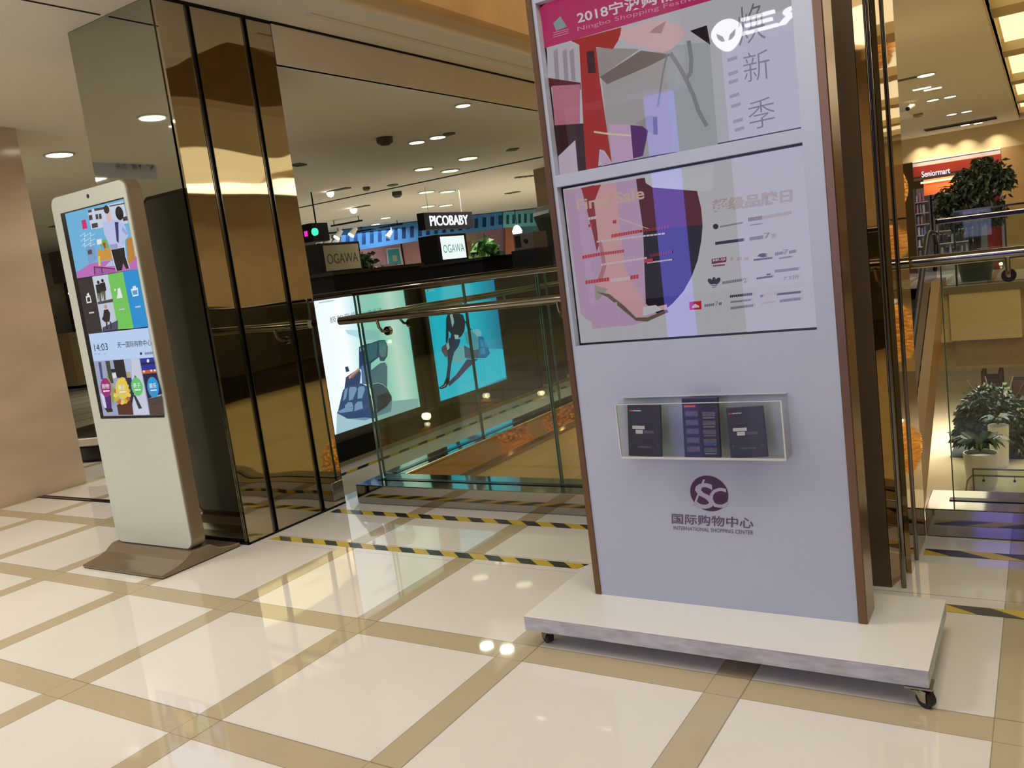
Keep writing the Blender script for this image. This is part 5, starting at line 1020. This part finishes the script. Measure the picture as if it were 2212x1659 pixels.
# lower floor: matting, plants, glass barrier
ZL = -3.5
MATM = pm('dark_mat', (52, 56, 56), 0.9, var=0.15, scale=40)
mb = MB(); a0, a1, a2, a3 = A(2052, 988, 'Z', ZL), A(2330, 995, 'Z', ZL), A(2330, 905, 'Z', ZL), A(2085, 900, 'Z', ZL); mb.prism([a0, a1, Vector((a1.x + 1, a3.y, ZL)), a3], (0, 0, 0.006), MATM); tag(mb.build('floor_mat'), 'large dark mat on the lower floor around the leafy tree', 'mat')
p = A(2160, 985, 'Z', ZL); T = thing('potted_tree', 'large bushy tree standing on the dark mat on the lower floor', 'tree', (p.x, p.y, ZL + 0.007))
mb = MB(); mb.lathe((p.x, p.y, ZL + 0.007), [(0.26, 0), (0.32, 0.4), (0.28, 0.42)], pm('dark_pot', (40, 46, 36), 0.4)); mb.build('pot', T)
mb = MB()
for k in range(7): mb.tube([(p.x, p.y, ZL + 0.35), (p.x + math.cos(k) * 0.2, p.y + math.sin(k) * 0.2, ZL + 0.9), (p.x + math.cos(k) * 0.5, p.y + math.sin(k) * 0.5, ZL + 1.5)], 0.03, BARK, n=6, r1=0.008)
mb.build('trunk', T)
cl2 = [(A(x, y, 'Y', p.y), r) for x, y, r in ((2145, 870, 0.42), (2165, 910, 0.5), (2120, 860, 0.25), (2095, 880, 0.2), (2100, 925, 0.28), (2180, 890, 0.4), (2185, 940, 0.35), (2140, 940, 0.45), (2085, 905, 0.14), (2075, 940, 0.14), (2160, 965, 0.35))]
leaves(2200, lambda R_: (lambda c, r: ball(c, r)(R_))(*R_.choice(cl2)), 0.16, LEAFD, 21, 0.4, 0.3).build('foliage', T)
p = A(2122, 1052, 'Z', ZL); 
def white_pot(label, x, y, h, r, seed, n, fr):
    t = thing('potted_plant', label, 'plant', (x, y, ZL + 0.001)); mb = MB(); mb.lathe((x, y, ZL + 0.001), [(r * 0.72, 0), (r * 0.86, h * 0.15), (r, h * 0.9), (r, h), (r * 0.92, h), (r * 0.9, h * 0.9)], WHITEP, 32); mb.build('pot', t)
    mb = MB(); rr = random.Random(seed)
    for k in range(n):
        a_ = rr.uniform(0, 6.28); L_ = fr * rr.uniform(0.6, 1.1); c, s = math.cos(a_), math.sin(a_); o = Vector((x, y, ZL + h)); w = 0.045
        pts = [o + Vector((c * L_ * f, s * L_ * f, 0.55 * L_ * math.sin(f * 2.6) + 0.02)) for f in (0, 0.3, 0.6, 0.85, 1.0)]; nn = Vector((-s, c, 0)); ws = (0.012, w, w * 0.9, w * 0.5, 0.004)
        mb.add([q + nn * u for q, u in zip(pts, ws)] + [q - nn * u for q, u in zip(pts, ws)], [(i, i + 1, i + 6, i + 5) for i in range(4)], LEAF)
    mb.build('foliage', t)
white_pot('leafy fern in a white pot behind the clear barrier on the lower floor, nearer plant', p.x, p.y, 0.62, 0.27, 31, 70, 0.5)
p2 = A(2160, 1012, 'Z', ZL); white_pot('white pot with a dark plant behind the nearer fern pot on the lower floor', p2.x, p2.y + 0.1, 0.80, 0.17, 41, 36, 0.3)
yb2 = A(2085, 1066, 'Z', ZL).y; xl = A(2090, 1040, 'Y', yb2).x
T = thing('clear_barrier', 'low clear barrier with dark rails before the white pots on the lower floor', 'barrier', (xl + 1, yb2, ZL))
zt1, zt2 = A(2110, 1013, 'Y', yb2).z, A(2110, 1027, 'Y', yb2).z
mb = MB(); mb.box(xl + 0.1, xl + 2.2, yb2, yb2 + 0.01, ZL + 0.001, zt1, GLASS); mb.build('panel', T)
for z in (zt1, zt2):
    mb = MB(); mb.box(xl + 0.08, xl + 2.2, yb2 - 0.012, yb2 + 0.02, z - 0.016, z + 0.008, DKBRONZ); mb.build('rail', T)
for x in (xl + 0.09, xl + 1.06, xl + 2.18):
    mb = MB(); mb.box(x - 0.012, x + 0.012, yb2 - 0.012, yb2 + 0.02, ZL + 0.001, zt1, DKBRONZ); mb.build('post', T)
    mb = MB(); mb.tube([(x - 0.01, yb2, zt2), (x - 0.09, yb2 + 0.01, zt2 - 0.1), (x - 0.13, yb2 + 0.02, ZL + 0.004)], 0.014, STEEL, n=8); mb.build('strut', T)
for px in ((2125, 1037), (2192, 1038)):
    g = A(px[0], px[1], 'Y', yb2); mb = MB(); mb.tube([(g.x, yb2 - 0.02, zt2), (g.x, yb2 - 0.02, g.z)], 0.004, BLACKM, n=6); mb.lathe((g.x, yb2 - 0.02, g.z - 0.03), [(0.004, 0), (0.022, 0.02), (0.022, 0.03), (0.004, 0.05)], BLACKM, 14); mb.build('hanging_tag', T)
# maroon chair and white bollard at the back of the lower floor
yc = A(2140, 905, 'Z', ZL).y; cq0, cq1 = A(2120, 855, 'Y', 24.0), A(2166, 826, 'Y', 24.0)
T = thing('armchair', 'maroon upholstered armchair behind the tree on the lower floor', 'armchair', ((cq0.x + cq1.x) / 2, 24.0, ZL)); MRN = pm('maroon_fabric', (70, 24, 26), 0.8, var=0.15)
mb = MB(); mb.box(cq0.x, cq1.x, 24.0, 24.25, ZL + 0.3, cq1.z, MRN); mb.build('backrest', T, 0.1, 4); mb = MB(); mb.box(cq0.x, cq1.x, 24.2, 24.9, ZL + 0.1, ZL + 0.5, MRN); mb.build('seat', T, 0.06, 3)
for x in (cq0.x + 0.05, cq1.x - 0.05):
    for y in (24.1, 24.8):
        mb = MB(); mb.cyl((x, y, ZL + 0.001), (x, y, ZL + 0.12), 0.025, BARK); mb.build('leg', T)
    mb = MB(); mb.box(x - 0.05, x + 0.05, 24.2, 24.85, ZL + 0.45, ZL + 0.68, MRN); mb.build('armrest', T, 0.03, 3)
w0 = A(2172, 860, 'Y', 23.6); mb = MB(); mb.cyl((w0.x, 23.6, ZL + 0.001), (w0.x, 23.6, A(2170, 826, 'Y', 23.6).z), 0.05, WHITEP); mb.lathe((w0.x, 23.6, ZL + 0.001), [(0.2, 0), (0.18, 0.03), (0.06, 0.05)], WHITEP); tag(mb.build('white_post'), 'white post beside the maroon armchair on the lower floor', 'post')
mb = MB(); g = A(2188, 838, 'Y', 24.4); mb.box(g.x - 0.02, g.x + 0.4, 24.4, 24.9, ZL + 0.001, g.z + 0.2, pm('brown_cabinet', (88, 64, 42), 0.5)); tag(mb.build('display_cabinet', None, 0.02), 'brown cabinet right of the white post on the lower floor', 'cabinet')
mb = MB(); mb.box(-8, 8, 33, 33.2, -3.5, -1.6, CREAM); struct(mb.build('wall_lower_back'))

# ------------------------------------------------------------------ golden bead chandeliers in the atrium
def bead_material():
    m = pm('amber_beads', (206, 146, 58), 0.3, metal=0.6, var=0.3, scale=40); nt = m.node_tree; N = nt.nodes; L = nt.links; b = N['Principled BSDF']
    tc = N.new('ShaderNodeTexCoord'); v = N.new('ShaderNodeTexVoronoi'); v.inputs['Scale'].default_value = 34; L.new(tc.outputs['Object'], v.inputs['Vector'])
    r = N.new('ShaderNodeValToRGB'); L.new(v.outputs['Distance'], r.inputs[0])
    for e, p, c in zip(r.color_ramp.elements, (0.05, 0.6), ((250, 196, 92), (120, 66, 18))): e.position = p; e.color = lin(c) + (1,)
    L.new(r.outputs[0], b.inputs['Emission Color']); b.inputs['Emission Strength'].default_value = 0.75
    bp = N.new('ShaderNodeBump'); bp.inputs['Strength'].default_value = 0.8; bp.inputs['Distance'].default_value = 0.03; bp.invert = True
    L.new(v.outputs['Distance'], bp.inputs['Height']); L.new(bp.outputs[0], b.inputs['Normal']); return m
BEAD = bead_material(); HOT = em((255, 238, 196), 14)
def chandelier(label, x, y, z, r, h, hot=True):
    t = thing('bead_chandelier', label, 'chandelier', (x, y, z)); mb = MB(); n, k = 26, max(8, int(h / r * 11)); vs = []
    # knobbly drum of strung beads
    for j in range(k + 1):
        f = j / k; pr = r * (math.sin(math.pi * min(1, max(0, f)) ) ** 0.35 if 0 < f < 1 else 0.12)
        for i in range(n):
            q = pr * (1.0 if (i + j) % 2 else 0.9); a_ = 6.283185 * i / n; vs.append((x + q * math.cos(a_), y + q * math.sin(a_), z - h / 2 + h * f))
    mb.add(vs, [(j * n + i, j * n + (i + 1) % n, (j + 1) * n + (i + 1) % n, (j + 1) * n + i) for j in range(k) for i in range(n)] + [tuple(range(n))[::-1], tuple(range(k * n, k * n + n))], BEAD)
    mb.build('bead_shade', t)
    mb = MB(); mb.tube([(x, y, z + h / 2), (x, y, 5.59)], 0.006, DKSTEEL, n=6); mb.build('hanging_cable', t)
    if hot:
        mb = MB()
        mb.lathe((x, y, z + h / 2 + 0.002), [(0.004, 0), (0.022, 0.015), (0.022, 0.035), (0.004, 0.05)], HOT, 10)
        mb.build('lamp', t)
    return t
for px, Y, r, h, lab in [
    ((1926, 410), 8.2, 0.135, 0.35, 'amber bead chandelier half hidden behind the bronze pillar, level with the shop sign'),
    ((1962, 958), 7.4, 0.11, 0.36, 'amber bead chandelier low beside the bronze pillar, just above the right-hand curb'),
    ((1905, -20), 8.4, 0.18, 0.40, 'amber bead chandelier at the top edge beside the bronze pillar')]:
    p = A(px[0], px[1], 'Y', Y); chandelier(lab, p.x, Y, p.z, r, h)
    d = bpy.data.lights.new('chandelier_lamp', 'POINT'); d.energy = 6; d.color = (1, 0.72, 0.36); d.shadow_soft_size = 0.04
    o = bpy.data.objects.new('chandelier_lamp', d); COL.objects.link(o); o.location = (p.x, p.y, p.z + h / 2 + 0.12)
# the rest of the cluster shows only as reflections in the pillars and the mirrored slab edge
names = ['topmost of the amber bead chandeliers mirrored in the bronze pillar', 'second amber bead chandelier from the top mirrored in the bronze pillar', 'third amber bead chandelier from the top mirrored in the bronze pillar', 'lowest of the amber bead chandeliers mirrored in the bronze pillar']
for (px, Y, r, h), lab in zip([((1876, 100), 9.5, 0.26, 0.5), ((1910, 528), 10.6, 0.25, 0.45), ((1929, 720), 8.5, 0.21, 0.55), ((1946, 968), 11.7, 0.29, 0.68)], names):
    p = A(px[0], px[1], 'Y', Y); chandelier(lab, -0.906 - p.x, Y, p.z, r, h)
for (x, y, z, r, h), lab in zip([(-2.85, 6.0, 0.0, 0.2, 0.4), (-3.05, 6.6, -0.1, 0.18, 0.4), (-2.4, 5.0, -0.1, 0.2, 0.42)], ['amber bead chandelier mirrored midway along the bronze slab edge below the railing', 'amber bead chandelier mirrored at the far end of the bronze slab edge', 'amber bead chandelier mirrored at the near end of the bronze slab edge']): chandelier(lab, x, y, z, r, h)
# ------------------------------------------------------------------ what the mirrors and screens look back at
SGN = pm('grey_blue_sign_board', (196, 198, 198), 0.5); INK = pm('black_ink', (22, 22, 24), 0.5)
XS = -8.0; pa, pb = A(193, 352, 'X', XS), A(336, 358, 'X', XS); z0, z1 = (A(200, 384, 'X', XS).z + A(330, 384, 'X', XS).z) / 2, (A(200, 322, 'X', XS).z + A(330, 328, 'X', XS).z) / 2
ya, yb_ = 5.77 - pb.y, 5.77 - pa.y
T = thing('hanging_sign', 'grey hanging VIP sign, seen reversed in the grey mirror panel', 'sign', (XS, (ya + yb_) / 2, z0))
mb = MB(); mb.box(XS - 0.05, XS, ya, yb_, z0, z1, SGN); mb.build('board', T)
w, h = yb_ - ya, z1 - z0; mb = MB()
def V_(u, v): return (XS + 0.0015, ya + w * u, z0 + h * v)
mb.text('← VIP', V_(0.03, 0.32), V_(0.42, 0.32), V_(0.03, 0.72), INK, 0, 0.02); mb.text('贵宾', V_(0.46, 0.30), V_(0.62, 0.30), V_(0.46, 0.68), INK); mb.build('lettering', T)
for y in (ya + 0.15, yb_ - 0.15):
    mb = MB(); mb.cyl((XS - 0.025, y, z1), (XS - 0.025, y, 2.87), 0.012, STEEL); mb.build('hanger_rod', T)
# electronics store across the hall: lavender lit front, white name sign, blue light column
YB = -3.4
mb = MB(); mb.box(-4.3, 4.9, YB - 0.25, YB - 0.05, 0.001, 4.39, pm('dark_storefront', (40, 38, 44), 0.4)); mb.box(-9.5, -4.3, YB - 0.25, YB - 0.05, 0.001, 2.869, GREYW); struct(mb.build('wall_store'))
T0 = thing('store_screen', 'blue-violet lit screen of the store across the hall, seen in the right-hand curb', 'screen', (-0.57, YB, 1.6))
mb = MB(); mb.box(-0.80, -0.34, YB - 0.04, YB + 0.01, 1.6, 3.0, em((90, 84, 255), 2.6, 0.5, 0.2)); mb.build('lit_panel', T0)
def mir(px): # sign point whose reflection in the screens shows at this pixel
    d = A(px[0], px[1], 'Y', 2 * 2.56 - YB); return Vector((d.x, YB + 0.01, d.z))
T = thing('store_light_wall', 'lavender lit display wall of the store across the hall, seen in the screens', 'lit wall', (-1.2, YB, 0))
mb = MB(); mb.box(mir((1562, 150)).x, -1.65, YB - 0.04, YB, 0.25, 3.35, em((196, 190, 255), 3.0, 0.5, 0.2)); mb.build('lit_panel', T)
mb = MB(); mb.box(mir((1400, 300)).x, mir((1462, 300)).x, YB - 0.04, YB + 0.02, 0.1, 3.3, em((120, 116, 255), 7.0, 0.5, 0.2)); tag(mb.build('light_column'), 'blue-white light column of the store across the hall, seen in the screens', 'light column')
T = thing('store_sign', 'white lit store sign ALIENWARE with an alien head, seen reflected in the upper screen', 'shop sign', (-1.6, YB, 3.5))
c = mir((1572, 74)); SW = em((250, 250, 255), 16, 0.5, 0.2)
mb = MB(); s = 0.165
mb.prism([Vector((c.x - s * 1.12 * math.sin(t_) * (0.82 if math.cos(t_) > 0 else 0.62 + 0.2 * (1 + math.cos(t_))), YB + 0.001, c.z + s * math.cos(t_) * (0.8 if math.cos(t_) > 0 else 0.98))) for t_ in [6.283185 * i / 28 for i in range(28)]], (0, 0.05, 0), SW)
for k in (-1, 1): mb.prism([Vector((c.x + k * u * s, YB + 0.0515, c.z + v * s)) for u, v in ((0.10, -0.42), (0.22, -0.12), (0.58, 0.12), (0.50, -0.22), (0.30, -0.40))], (0, 0.004, 0), BLACKM)
mb.build('alien_head', T)
e0, e1 = mir((1602, 78)), mir((1709, 44)); hh = mir((1602, 44)).z - mir((1602, 80)).z
mb = MB(); mb.text('ΛLI三NWΛR三', (e0.x + 2.5, YB + 0.001, e0.z), (e0.x, YB + 0.001, e0.z), (e0.x + 2.5, YB + 0.001, e0.z + hh), SW, 0.05, 0.03)
mb.build('letters', T)
for o in list(bpy.data.objects):
    if '_o' in o: del o['_o']
